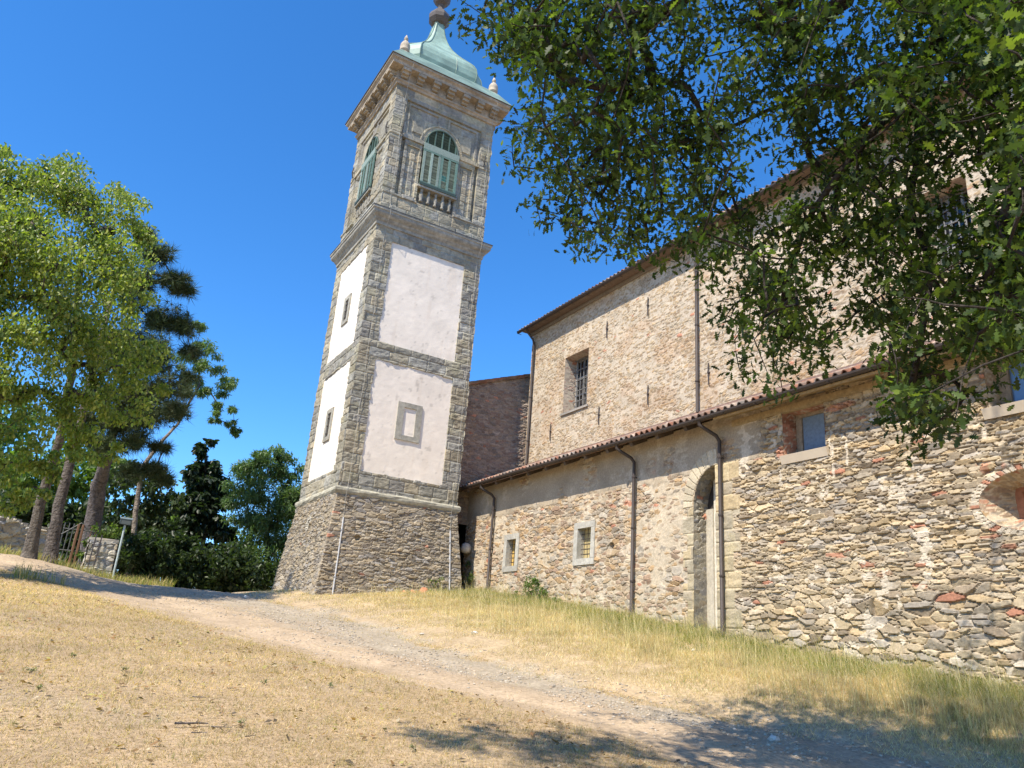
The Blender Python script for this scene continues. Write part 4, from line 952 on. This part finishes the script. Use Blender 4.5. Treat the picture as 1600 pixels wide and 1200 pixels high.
# ---------------- the oak whose boughs hang over the view
oak = empty('oak_tree', (9.0, 1.6, -.9), 'large oak whose leafy boughs hang across the upper right', 'tree')
DM = """3 9 9 9 9 9 9 8 6 5 6 7 6 1 4 8 9 9 9 9 9 9 9
3 8 9 9 9 9 9 8 7 6 5 6 6 2 3 8 9 9 9 8 9 9 9
1 5 8 9 9 9 9 6 4 6 6 7 8 5 6 8 8 9 9 8 9 9 9
0 0 4 8 9 9 8 6 2 6 7 7 8 8 7 8 8 8 9 8 9 9 9
0 0 1 7 9 9 8 7 4 7 7 7 7 7 7 7 7 6 8 9 9 9 9
0 0 6 8 9 9 9 8 7 7 6 5 6 6 7 8 7 5 6 9 9 9 9
0 0 5 5 8 9 9 8 8 7 6 3 5 7 8 8 5 4 6 9 9 9 9
0 0 0 4 7 9 9 8 8 7 3 2 6 8 8 7 6 4 7 9 9 9 9
0 0 0 5 7 8 8 8 7 5 5 6 7 7 7 6 5 4 8 9 9 9 9
0 0 0 3 8 7 8 6 8 7 7 7 8 8 8 7 6 5 8 9 9 9 9
0 0 0 0 3 2 3 1 5 8 8 8 8 8 8 7 7 7 9 9 9 9 9
0 0 0 0 0 0 0 0 2 6 8 8 7 4 7 8 8 8 9 9 9 9 9
0 0 0 0 0 0 0 0 0 4 8 8 7 2 8 8 7 8 9 9 9 9 9
0 0 0 0 0 0 0 0 0 3 8 8 7 1 6 7 6 8 9 9 9 9 9
0 0 0 0 0 0 0 0 0 1 6 6 5 0 2 6 5 6 7 4 4 4 4
0 0 0 0 0 0 0 0 0 0 1 2 0 0 0 6 7 5 2 0 0 0 0
0 0 0 0 0 0 0 0 0 0 0 0 0 0 0 5 8 4 0 0 0 0 0
0 0 0 0 0 0 0 0 0 0 0 0 0 0 0 1 3 0 0 0 0 0 0"""
DM = [[int(ch) for ch in row.split()] for row in DM.split('\n')]
def oak_dist(px): return np.interp(px, [680, 1000, 1300, 1600, 1900], [8.6, 8.8, 8.8, 7.6, 6.6])
def limb(pts): return np.array([atd(px, py, d*1.33) for px, py, d in pts])
trunk = np.array([(9.0, 1.6, -1.2), (8.95, 1.65, 0), (8.9, 1.8, 1.5), (8.8, 2.0, 3.0), (8.6, 2.3, 4.6), (8.2, 2.7, 6.0)])
b = MB(); b.tube(trunk, [.42, .34, .30, .28, .25, .20], 14, (.16, .12, .09)); b.build('trunk', M_BARK, oak, True)
roots = [trunk[-1]]; par = [-1]
def add_limb(start, pts):
    pi = start
    for p in pts: roots.append(p); par.append(pi); pi = len(roots)-1
    return pi
i0 = add_limb(0, limb([(1500, -60, 6.4), (1478, 40, 6.4), (1430, 105, 6.4)]))
i1 = add_limb(i0, limb([(1370, 122, 6.5), (1300, 140, 6.6), (1248, 155, 6.7), (1200, 172, 6.8), (1150, 195, 6.9), (1100, 215, 7.0), (1062, 250, 7.1)]))
i2 = add_limb(i0, limb([(1410, 160, 6.3), (1370, 200, 6.2), (1335, 240, 6.1), (1305, 280, 6.1), (1270, 330, 6.1), (1240, 400, 6.2), (1220, 480, 6.2)]))
i3 = add_limb(i0, limb([(1436, 180, 6.2), (1432, 260, 6.1), (1420, 320, 6.0), (1440, 370, 5.9), (1455, 430, 5.8), (1440, 520, 5.7), (1425, 600, 5.6)]))
i4 = add_limb(0, limb([(1380, -110, 6.6), (1240, -20, 6.8), (1200, 45, 6.9), (1150, 78, 7.0), (1090, 92, 7.1)]))
i5 = add_limb(0, limb([(1200, -160, 6.9), (1080, -10, 7.1), (1010, 40, 7.2), (980, 100, 7.2), (965, 200, 7.2), (962, 300, 7.1)]))
i6 = add_limb(0, limb([(1000, -180, 7.2), (880, -60, 7.3), (800, 10, 7.4)]))
i7 = add_limb(0, limb([(1640, 60, 5.6), (1600, 200, 5.2), (1570, 340, 5.1), (1540, 450, 5.2)]))
cl = []; sz = []
for j, row in enumerate(DM):
    for i, dv in enumerate(row):
        if dv == 0: continue
        cx0 = 680+46*i if i < 21 else 680+46*i; cy0 = 40*j
        cw = 46
        k = r.poisson(dv*dv*.12) if dv > 2 else r.poisson(.4*dv)
        for _ in range(k):
            px = cx0+cw*r.rand()+(26 if i < 3 else 14); py = cy0+40*r.rand()-8
            d = oak_dist(px)+r.normal(0, .95 if dv > 5 else .5)
            if r.rand() < .03*dv/9 and px > 1350: d *= .72
            cl.append(atd(px, py-6, max(2.8, d)))
# rest of the crown, unseen; clumps added to throw shade and block sky light
CLD = [((3.0, 4.9, 7.9), (1.3, .9, .8)), ((4.8, 4.7, 7.5), (1.3, .9, .8)), ((7.2, 4.4, 7.2), (1.3, .9, .8)), ((7.4, 1.0, 8.6), (2.6, 1.8, 1.3)), ((6.0, 2.2, 8.2), (2.4, 1.5, 1.2)), ((-1.1, 4.5, 7.9), (.9, .45, .35))]
for kk in range(2700):
    cc_, sg_ = CLD[(0, 1, 2, 3, 4, 3, 4, 0, 1, 2, 3, 4, 5)[kk % 13]]
    p = np.array(cc_)+np.clip(r.normal(size=3), -1.9, 1.9)*np.array(sg_)
    if cc_[1] < 4 and p[1]+.38*(12.6-p[0]) > 6.6 and p[2]-1.44*(12.6-p[0]) > -.2: continue
    P = p @ RM
    if P[2] < -.3:
        px = 800+F_PX*P[0]/-P[2]; py = 600-F_PX*P[1]/-P[2]
        if -40 < px < 1680 and -60 < py < 1300: continue
    if np.linalg.norm(p) < 2.5: continue
    cl.append(p)
for (sx_, sy_, rx_, ry_, nn) in ((6.2, 7.2, 2.0, .5, 0),):
    pass
cl = np.array(cl)
branches = grow(roots, par, cl, .0040, 'branch', M_BARK, oak, (.05, .041, .033), 7, 2.35, .03, .11)
nl = 20; off = r.normal(size=(len(cl), nl, 3)); off *= (.20*r.rand(len(cl), nl, 1)**.4)/np.linalg.norm(off, axis=2)[..., None]
off[..., 2] *= .8
P = (cl[:, None]+off).reshape(-1, 3); n = len(P)
cc = palette(n, [(.040, .066, .012), (.032, .056, .010), (.054, .085, .014), (.095, .13, .02), (.027, .045, .012)], .25)*np.repeat(r.uniform(.65, 1.5, (len(cl), 1)), nl, 0)
scatter_leaves('crown', P, r.uniform(.068, .122, n), OAK, OAKF, M_OAK, oak, cc, .45, .65)

# ---------------- other trees
def tree(name, label, trunk, tr, blobs, leaf, size, cols, nper, droop=.4, spread=.8, bark=(.2, .16, .13), rsub=.33, nsub=9, rmin=.006, mat=None, rnd_rot=False, cat='tree', group=None, rmax=.08, shell=.45, stalks=None):
    t = np.array(trunk, float); root = empty(name, t[0], label, cat, group)
    b = MB(); m = len(t)
    tt = np.linspace(0, 1, (m-1)*4+1); tp = np.stack([np.interp(tt, np.linspace(0, 1, m), t[:, k]) for k in range(3)], 1); tp[1:-1] += r.normal(0, tr[0]*.05, (len(tp)-2, 3))
    b.tube(tp, .62*np.interp(tt, np.linspace(0, 1, m), tr)*(1+.5*np.exp(-tt*18)), 12, np.array(bark)); b.build('trunk', M_BARK, root, True)
    cs = []; rad = []
    for (c, R) in blobs:
        c = np.array(c, float); R = np.array(R, float)*np.ones(3)
        ns = max(4, int(nsub*(R.prod()**(1/3)/.9)**2))
        d = r.normal(size=(ns, 3)); d /= np.linalg.norm(d, axis=1)[:, None]
        p = c+d*R*(shell+(1-shell)*r.rand(ns, 1)); cs.append(p); rad.append(np.full(ns, R.mean()*rsub))
    cs = np.concatenate(cs); rad = np.concatenate(rad)
    rts = list(tp[len(tp)//3:]); grow(rts, None, cs, rmin, 'branch', M_BARK, root, np.array(bark)*.8, 6, 2.2, .04, rmax)
    k = int(nper); dd = r.normal(size=(len(cs), k, 3)); dd /= np.linalg.norm(dd, axis=2)[..., None]
    P = (cs[:, None]+dd*(rad[:, None, None]*r.rand(len(cs), k, 1)**.5)*np.array([1, 1, .75])).reshape(-1, 3); n = len(P)
    tint = np.repeat(r.uniform(.85, 1.15, (len(cs), 1)), k, 0)
    scatter_leaves('crown', P, r.uniform(size*.7, size*1.3, n), *leaf, mat or M_LEAF, root, palette(n, cols)*tint, droop, spread, rnd_rot)
    return root
def B(px, py, Y, rpx, sq=1.0, sx=1.0):
    p = at(px, py, Y); R = rpx*np.linalg.norm(p)/F_PX; return (p, np.array([R*sx, R, R*sq]))
LIN = (LEAF, LEAFF)
LIGHT = [(.21, .26, .04), (.16, .22, .035), (.26, .30, .06), (.31, .32, .08), (.12, .17, .03)]
# pale green broadleaf at the left
base = at(45, 872, 24.5); base[2] = gz(base[0], base[1])-.1
top = at(150, 330, 23)
tree('broadleaf_tree', 'pale green broadleaf tree at the left edge with long drooping sprays', [base, at(62, 790, 24.4), at(92, 690, 24.0), at(110, 590, 23.6), at(120, 480, 23.2), at(130, 380, 23)], [.24, .21, .18, .16, .12, .05],
     [B(20, 300, 21, 62), B(85, 310, 22, 58), B(140, 330, 22, 48), B(200, 330, 23, 36), B(30, 390, 20, 70), B(110, 400, 21, 70), B(190, 400, 22, 55), B(228, 370, 22.5, 26), B(60, 480, 20, 75), B(150, 480, 21, 66), B(215, 470, 22.5, 36),
      B(20, 560, 20, 70), B(100, 560, 20.5, 66), B(180, 560, 21.5, 56), B(225, 540, 22.5, 30), B(50, 640, 20.5, 50, .9), B(130, 640, 21, 46), B(190, 630, 21.5, 42), B(240, 590, 22.5, 30), B(10, 700, 20, 45), B(20, 775, 20, 34), B(60, 745, 20.5, 24), B(95, 715, 20.5, 28), B(-30, 760, 20, 40), B(150, 700, 21.5, 32), B(-60, 420, 20, 90), B(-70, 560, 20, 80), B(-50, 300, 21, 60), B(75, 262, 22.5, 28), B(10, 258, 21.5, 26), B(45, 730, 21, 26)],
     LIN,   .105, LIGHT, 95, .9, .7, (.13, .11, .09), .40, 16, .005)
# dark pine behind it with a furrowed double trunk
base = at(78, 875, 26); base[2] = gz(base[0], base[1])-.1
PINEC = [(.055, .085, .028), (.045, .07, .025), (.07, .095, .035), (.085, .10, .045)]
tree('pine_tree', 'dark pine whose straight trunk stands just right of the leaning broadleaf trunk', [base, at(92, 790, 26), at(118, 690, 26), at(150, 560, 26), at(190, 400, 26)], [.27, .24, .20, .16, .06],
     [B(245, 400, 26.5, 26, .6), B(262, 440, 26.5, 24, .6), B(285, 452, 26.5, 14, .6), B(255, 500, 26.5, 34, .6), B(290, 510, 26.5, 18, .6), B(240, 560, 26.5, 40, .6), B(295, 545, 26.5, 18, .5), B(200, 620, 26.5, 34, .6), B(250, 610, 26.5, 34, .5), B(215, 450, 26.5, 30), B(180, 540, 26.5, 36), B(235, 370, 26.5, 12), B(290, 590, 26.5, 18, .5)],
     (TUFT, TUFTF), .34, PINEC, 24, bark=(.12, .10, .085), mat=M_NEED, rnd_rot=True, nsub=34, rsub=.62, shell=.1)
base = at(140, 885, 33); base[2] = gz(base[0], base[1])-.3
tree('pine_tree', 'stout forked black pine behind the rusty gate, its boughs reaching right', [base, at(148, 800, 32.5), at(154, 760, 32), at(166, 720, 31), at(180, 670, 30), at(190, 600, 29)], [.46, .46, .42, .30, .2, .1],
     [B(190, 660, 28.5, 30, .5), B(230, 650, 28.5, 30, .5), B(270, 640, 28.5, 30, .4), B(160, 690, 28.5, 24, .5), B(215, 690, 28.5, 26, .4), B(240, 735, 28.5, 24, .35), B(262, 750, 28.5, 14, .35), B(205, 740, 28.5, 24, .4), B(285, 610, 28.8, 18, .5), B(130, 660, 29, 26, .6), B(255, 700, 28.5, 14, .4)],
     (TUFT, TUFTF), .36, PINEC, 24, bark=(.13, .11, .10), mat=M_NEED, rnd_rot=True, nsub=34, rsub=.62, shell=.1)
# feathery tree reaching right
base = at(215, 880, 33); base[2] = gz(base[0], base[1])-.3
tree('feathery_tree', 'slender tree with feathery light foliage leaning out to the right of the pines', [base, at(212, 800, 33), at(222, 730, 33), at(248, 695, 33), at(278, 662, 33), at(312, 600, 33)], [.18, .15, .13, .11, .08, .03],
     [B(325, 560, 33, 28, .8), B(348, 600, 33, 26, .7), B(310, 600, 33, 26, .7), B(352, 640, 33, 22, .6), B(330, 650, 33, 18, .5), B(362, 665, 33, 13, .5), B(308, 520, 33, 20), B(300, 560, 33, 24), B(370, 672, 33, 7)],
     (NARR, NARRF), .17, [(.13, .19, .06), (.10, .16, .05), (.16, .22, .08)], 120, .6, .6, (.22, .18, .14), .34, 16)
# dark conical tree and the green one by the tower
base = at(318, 905, 37); base[2] = gz(base[0], base[1])-.5
tree('conical_tree', 'almost black conical tree standing alone against the sky', [base, at(318, 840, 37), at(320, 760, 37), at(322, 690, 37)], [.2, .17, .12, .04],
     [B(323, 700, 37, 14), B(318, 720, 37, 18), B(335, 735, 37, 16), B(305, 745, 37, 20), B(325, 765, 37, 28), B(300, 785, 37, 26), B(340, 790, 37, 26), B(315, 815, 37, 34), B(345, 835, 37, 24), B(290, 830, 37, 28)],
     LIN, .26, [(.025, .042, .018), (.02, .034, .015), (.032, .05, .02)], 80, .7, .6, (.1, .08, .06), .40, 16)
base = at(420, 935, 35); base[2] = gz(base[0], base[1])-.8
tree('willow_tree', 'mid green bushy tree filling the gap left of the tower base', [base, at(418, 860, 35), at(420, 780, 35)], [.22, .17, .08],
     [B(420, 722, 35, 26), B(395, 740, 35, 26), B(450, 735, 35, 26), B(380, 780, 35, 30), B(425, 775, 35, 38), B(470, 780, 35, 34), B(395, 830, 35, 38), B(450, 830, 35, 42), B(385, 880, 34.5, 36), B(430, 885, 34.5, 40), B(470, 890, 35, 40), B(440, 712, 35, 12), B(408, 712, 35, 10)],
     (NARR, NARRF), .2, [(.12, .19, .06), (.09, .15, .05), (.15, .21, .08), (.08, .13, .05)], 130, .4, .8, (.14, .11, .08), .40, 18)
# chestnut behind the lamp, hedge, and back row
base = at(255, 900, 35); base[2] = gz(base[0], base[1])-.5
tree('broadleaf_tree', 'dark low broadleaf tree behind the floodlight post', [base, at(250, 830, 35), at(245, 780, 35)], [.2, .16, .08],
     [B(190, 770, 34.5, 36), B(240, 770, 35, 36), B(210, 740, 35, 24), B(262, 790, 35, 30), B(180, 800, 35, 30), B(230, 800, 34.5, 34)],
     LIN, .22, [(.05, .075, .025), (.04, .06, .02), (.06, .085, .03)], 42, .8, .6, (.1, .08, .06), .36, 11)
for (nm, lab, px, py, Y, bl, cols) in (
    ('broadleaf_tree', 'bright green tree in the background seen between the leaning trunks and the gate', 90, 850, 42, [(20, 760, 40), (70, 740, 46), (120, 730, 46), (165, 735, 40), (100, 790, 44), (40, 810, 40), (140, 800, 40)], [(.11, .18, .03), (.09, .15, .03), (.14, .21, .04)]),
    ('broadleaf_tree', 'bright green background tree half hidden at the far left edge', -30, 850, 44, [(-30, 720, 60), (-60, 790, 60), (0, 640, 50), (10, 800, 40)], [(.10, .17, .03), (.08, .14, .03)]),
    ('broadleaf_tree', 'sunlit yellow green treetop behind the dark hedge', 270, 880, 46, [(250, 815, 26), (275, 800, 24), (300, 820, 20), (225, 830, 24)], [(.16, .24, .04), (.13, .2, .04)])):
    base = at(px, py, Y); base[2] = gz(base[0], base[1])-.5
    tree(nm, lab, [base, base*.5+at(px, py-90, Y)*.5, at(px, py-90, Y)], [.25, .2, .1], [B(a, c, Y, d) for a, c, d in bl], LIN, .26, cols, 38, .7, .7, (.14, .11, .09), .36, 10)
def shrub(name, label, blobs, leaf, size, cols, nper, cat='shrub', group=None, nsub=10, droop=.3, spread=.8, shell=.3):
    c0 = np.array(blobs[0][0]); z0 = gz(c0[0], c0[1]); root = empty(name, (c0[0], c0[1], float(z0)), label, cat, group)
    cs = []; rad = []
    for c, R in blobs:
        ns = max(4, int(nsub*(R.prod()**(1/3)/.6)**2)); d = r.normal(size=(ns, 3)); d /= np.linalg.norm(d, axis=1)[:, None]
        p = c+d*R*(shell+(1-shell)*r.rand(ns, 1)); p[:, 2] = np.maximum(p[:, 2], gz(p[:, 0], p[:, 1])+.03); cs.append(p); rad.append(np.full(ns, R.mean()*.35))
    cs = np.concatenate(cs); rad = np.concatenate(rad)
    grow([np.array([c0[0], c0[1], z0]), np.array([c0[0], c0[1], (z0+c0[2])/2])], None, cs, .003, 'stem', M_BARK, root, (.12, .09, .06), 5, 2.3, 0, .04)
    k = nper; dd = r.normal(size=(len(cs), k, 3)); dd /= np.linalg.norm(dd, axis=2)[..., None]
    P = (cs[:, None]+dd*rad[:, None, None]*r.rand(len(cs), k, 1)**.5).reshape(-1, 3); n = len(P)
    scatter_leaves('foliage', P, r.uniform(size*.7, size*1.3, n), *leaf, M_LEAF, root, palette(n, cols), droop, spread)
    return root
HD = [(.04, .065, .02), (.03, .05, .018), (.055, .08, .025)]
shrub('hedge', 'dark overgrown laurel hedge running from the lamp post to the tower', [B(x_, y_, 32.5+.004*(x_-200), rp) for x_, y_, rp in ((205, 860, 26), (240, 860, 30), (270, 880, 32), (305, 880, 34), (340, 890, 36), (370, 895, 36), (400, 905, 32), (230, 895, 26), (270, 915, 24), (310, 920, 24), (350, 925, 26), (290, 850, 22), (395, 930, 20))], LIN, .17, HD, 60, 'hedge', None, 16)
shrub('hedge', 'dark tangled undergrowth behind the iron gate and the leaning trunks', [B(x_, y_, 38, rp) for x_, y_, rp in ((60, 840, 34), (100, 815, 34), (140, 830, 36), (180, 840, 34), (215, 835, 34), (120, 870, 30), (165, 875, 30), (200, 880, 26), (30, 800, 34), (235, 860, 30), (235, 815, 26))], LIN, .22, HD, 70, 'hedge', None, 14)
shrub('ivy_shrub', 'green ivy mound spilling over the stone gate pillar', [B(150, 830, 30.6, 14, .8), B(168, 832, 30.6, 12, .7), B(140, 850, 30.6, 10), B(130, 870, 30.6, 9), B(185, 830, 30.8, 12, .7)], LIN, .12, [(.10, .15, .03), (.08, .12, .025), (.13, .18, .04)], 30, 'shrub', None, 16)
shrub('ivy_shrub', 'dark creeper tangled through the bars of the rusty gate', [B(118, 860, 31, 12), B(105, 868, 31, 10), B(95, 850, 31, 9)], LIN, .11, [(.07, .11, .03), (.05, .085, .02)], 16, 'shrub', None, 14)
GB = [(.10, .17, .03), (.08, .14, .03), (.14, .20, .05)]
wallp = lambda px, py, X: ray(px, py)*X/ray(px, py)[0]
def WB(px, py, rr_, X=12.35): p = wallp(px, py, X); return (p, np.array([rr_*.6, rr_, rr_*.8]))
for lab, bl in (('leafy bramble at the wall foot below the two framed windows', [WB(828, 920, .40), WB(850, 932, .32), WB(808, 935, .3), WB(870, 938, .22), WB(838, 905, .2)]),
                ('low dark bramble at the foot of the downpipe beside the arched doorway', [WB(1120, 1000, .2), WB(1145, 1004, .25), WB(1175, 1012, .25), WB(1105, 998, .16), WB(1200, 1020, .15)]),
                ('small green weed bush against the coursed stones right of the doorway', [WB(1305, 1040, .16), WB(1318, 1045, .12)]),
                ('rightmost small green weed bush under the stone wall', [WB(1375, 1050, .17), WB(1385, 1058, .13)]),
                ('ivy clump in the dark corner between tower and aisle wall', [WB(730, 905, .3, 12.3), WB(728, 880, .2, 12.4)])):
    shrub('bramble', lab, bl, LIN, .055, GB if 'dark' not in lab else [(.07, .11, .03), (.10, .14, .045)], 34, 'bramble', None, 60)
p = onp(3.6, 1.9); shrub('bramble', 'green climbing weed on the right of the tower plinth', [(p+np.array([0, -.05, 0]), np.array([.35, .08, .35])), (p+np.array([-.2, -.05, -.35]), np.array([.4, .1, .2]))], LIN, .06, GB, 22, 'bramble', None, 40)
wl = ['small grey green weed in the straw, far left of the slope', 'low green weed on the slope left of centre', 'faint green weed near the foot of the slope, bottom centre', 'small weed beside the dirt track in the lower middle', 'tiny green sprig in the lower left straw', 'weed sprig beside the fallen twigs', 'little weed in the straw just below the track', 'dark little weed high on the left slope']
for lab, (px, py, s) in zip(wl, ((45, 1053, .08), (190, 1050, .07), (650, 1175, .07), (412, 1070, .06), (60, 1080, .04), (375, 1135, .05), (515, 1075, .04), (112, 1028, .04))):
    rr_ = ray(px, py); ts = np.linspace(3, 30, 4000); P = rr_[None]*ts[:, None]; p = P[np.argmax(P[:, 2] < gz(P[:, 0], P[:, 1]))]
    shrub('weed', lab, [(p+[0, 0, s*.4], np.array([s, s, s*.5]))], (NARR, NARRF), .035, [(.20, .22, .10), (.16, .18, .08), (.28, .27, .14)], 7, 'weed', 'weeds in the straw', 500, -.4, .5)

# ================================================================== SMALL THINGS
def hit(px, py):
    rr_ = ray(px, py); ts = np.linspace(3, 45, 6000); P = rr_[None]*ts[:, None]; return P[np.argmax(P[:, 2] < gz(P[:, 0], P[:, 1]))]
for (px, py, L, a, rd, lab) in ((298, 1137, .28, .2, .011, 'thick grey twig lying on the straw'), (345, 1143, .16, -.1, .006, 'thin twig lying right of the thick grey twig'), (310, 1152, .12, .1, .006, 'short dark twig just below the thick grey twig'), (390, 1157, .14, .7, .004, 'thin slanting twig at the right end of the twig group'), (310, 1095, .12, -.2, .006, 'small dark twig above the others in the straw')):
    p = hit(px, py); b = MB(); d = np.array([math.cos(a), math.sin(a), 0]); q = [p+d*t*L+np.array([0, .01*math.sin(9*t), .035]) for t in np.linspace(-.5, .5, 6)]
    b.tube(q, np.linspace(rd, rd*.5, 6), 6, (.16, .13, .11))
    b.tube([q[3], q[3]+np.array([.03, .04, .015])], rd*.4, 4, (.16, .13, .11))
    tag(b.build('twig', M_BARK), lab, 'twig', 'fallen twigs')
# broken roof tiles against the plinth
for i, (px, py, sgn, lab) in enumerate(((648, 930, 1, 'broken terracotta roof tile leaning at the tower foot, left piece'), (660, 926, -1, 'broken terracotta roof tile on top of the debris at the tower foot'), (634, 931, .6, 'small terracotta shard at the left end of the debris by the tower foot'))):
    p = at(px, py, 22.55+.04*i); b = MB(); th = np.linspace(.3, 2.8, 7); A = []
    for rr_ in (.13, .115):
        for y_ in (-.2, .2):
            for t in th: A.append((rr_*math.cos(t)*abs(sgn)+.03*y_, y_*.8, rr_*math.sin(t)*.7))
    A = np.array(A); an = .8*sgn; Rz = np.array([[math.cos(an), -math.sin(an), 0], [math.sin(an), math.cos(an), 0], [0, 0, 1]]); Rx = np.array([[1, 0, 0], [0, .8, -.6], [0, .6, .8]])
    A = A@Rx.T@Rz.T+p; q = []
    for k in range(6): q += [(k, k+1, 7+k+1, 7+k), (14+k, 21+k, 21+k+1, 14+k+1), (k, 14+k, 14+k+1, k+1), (7+k, 7+k+1, 21+k+1, 21+k)]
    q += [(0, 7, 21, 14), (6, 20, 27, 13)]
    b.add(A, np.array(q), (.55, .22, .12)); tag(b.build('roof_tile', M_TIL), lab, 'roof tile', 'tile debris at the tower foot')
# floodlight on a post
p = hit(176, 903); p = at(176, 903, 28.5); p[2] = gz(p[0], p[1]); top = at(189, 820, 28.5); H_ = top[2]-p[2]
post = empty('floodlight_post', p, 'thin pale post with a small square floodlight beside the stone pillar', 'floodlight')
b = MB(); b.tube([p, p+[0, 0, H_]], .032, 8, (.42, .48, .46)); b.lathe(p, [(.1, 0), (.1, .03), (.05, .04)], 8, (.4, .42, .4)); b.build('pole', M_IRO, post)
b = MB(); hp = p+[0, -.02, H_+.12]; b.obox(hp, (.17, 0, 0), (0, .08, .03), (0, -.035, .08), (.10, .13, .14)); b.obox(hp+[0, -.02, .10], (.19, 0, 0), (0, .11, .03), (0, 0, .012), (.16, .20, .21)); o = b.build('lamp_head', M_IRO, post)
b = MB(); b.obox(hp+[0, -.095, -.035], (.14, 0, 0), (0, .004, .0), (0, -.03, .06), (.22, .27, .3)); b.build('lens', M_GLASS, o)
b = MB(); b.box(p+[-.02, -.02, H_-.06], p+[.02, .02, H_+.06], (.1, .1, .1)); b.build('bracket', M_IRO, post)
# gate pillar of stone with two bars leaning on it
pc = at(150, 893, 30.2); pz = float(gz(pc[0], pc[1])); ph = at(152, 845, 30.2)[2]-pz
pil = empty('gate_pillar', (pc[0], pc[1], pz), 'square rubble stone gate pillar left of the floodlight post', 'gate pillar')
def pf(sd):
    def fn(u, v): return rubble(u, v, .3, .14, 600+sd, .06, PAL_GREY*1.15, .2, (.5, .46, .4), 0, .3, .2)
    return fn
hw = .42
for sd, (ox, oy, U, fl) in enumerate(((pc[0]-hw, pc[1]-hw, (1, 0, 0), False), (pc[0]-hw, pc[1]-hw, (0, 1, 0), True), (pc[0]+hw, pc[1]-hw, (0, 1, 0), False), (pc[0]-hw, pc[1]+hw, (1, 0, 0), True))):
    relief('masonry', (ox, oy, 0), U, (0, 0, 1), glines(0, 2*hw, .035), glines(pz-.3, pz+ph, .035), pf(sd), M_RUB, pil, None, fl)
b = MB(); b.box((pc[0]-hw-.03, pc[1]-hw-.03, pz+ph-.04), (pc[0]+hw+.03, pc[1]+hw+.03, pz+ph+.05), (.42, .38, .32), .02); b.build('cap', M_STO, pil)
# low ruined wall behind the trunks
wa = at(-60, 880, 28.5); wb = at(70, 872, 29.5)
lw = empty('garden_wall', (wa[0], wa[1], float(gz(wa[0], wa[1]))), 'low tumbled dry stone wall behind the leaning trunks at the left edge', 'wall')
U = np.array([wb[0]-wa[0], wb[1]-wa[1], 0]); L = np.linalg.norm(U); U /= L; z0 = float(gz(wa[0], wa[1]))
def lf(u, v): return rubble(u, v, .3, .12, 650, .09, PAL_GREY*1.1, .1, (.4, .36, .3), 0, .3, .2)
def wtop(u): return z0+1.25+.35*(fbm(u*1.1, u*0, 652, 3)-.5)
relief('masonry', (wa[0], wa[1], 0), U, (0, 0, 1), glines(0, L, .045), glines(z0-.4, z0+1.7, .045), lf, M_RUB, lw, lambda u, v: v > wtop(u))
relief('masonry', (wa[0]-U[1]*.45, wa[1]+U[0]*.45, 0), U, (0, 0, 1), glines(0, L, .12), glines(z0-.4, z0+1.7, .09), lf, M_RUB, lw, lambda u, v: v > wtop(u), flip=True)
b = MB()
for u in np.arange(.1, L, .22):
    q = wa+U*u+np.array([-U[1]*.22, U[0]*.22, 0]); q[2] = wtop(np.array([u]))[0]; b.obox(q, U*.11, np.array([-U[1], U[0], 0])*.24, (0, 0, .06), PAL_GREY[r.randint(8)]*1.1)
b.build('coping', M_RUB, lw)
# rusty iron gate
gate = empty('iron_gate', at(110, 885, 30.6), 'rusty iron garden gate with upright bars between wall and pillar', 'gate')
ga = at(84, 880, 30.6); gb = at(137, 888, 30.6); zb = float(min(gz(ga[0], ga[1]), gz(gb[0], gb[1])))+.1; zt = at(110, 822, 30.6)[2]
RU = (.20, .10, .05); GI = (.10, .10, .09)
b = MB()
for z in (zb+.15, zb+(zt-zb)*.55, zt-.1): b.tube([(ga[0], ga[1], z), (gb[0], gb[1], z+.02)], .022, 5, GI)
b.tube([(ga[0], ga[1], zt-.3), ((ga[0]+gb[0])/2, ga[1], zt+.15), (gb[0], gb[1], zt-.3)], .022, 5, GI); b.build('gate_frame', M_IRO, gate)
for t in np.linspace(.03, .97, 8):
    b = MB(); x_ = ga[0]*(1-t)+gb[0]*t; b.tube([(x_, ga[1], zb), (x_, ga[1], zt+.1)], .045 if abs(t-.5) < .1 else .018, 5, RU if abs(t-.5) < .1 or t > .8 else GI); b.build('gate_bar', M_IRO, gate)
for k, (px, lab) in enumerate(((134, 'thin dark iron rod leaning on the left of the gate pillar'), (143, 'thin dark iron rod leaning on the middle of the gate pillar'))):
    a0 = at(px, 895, 29.55); a0[2] = gz(a0[0], a0[1]); b = MB(); b.tube([a0, a0+[.05, .12, ph+.1]], .02, 5, (.06, .05, .05)); tag(b.build('iron_rod', M_IRO), lab, 'iron rod', 'rods leaning on the gate pillar')
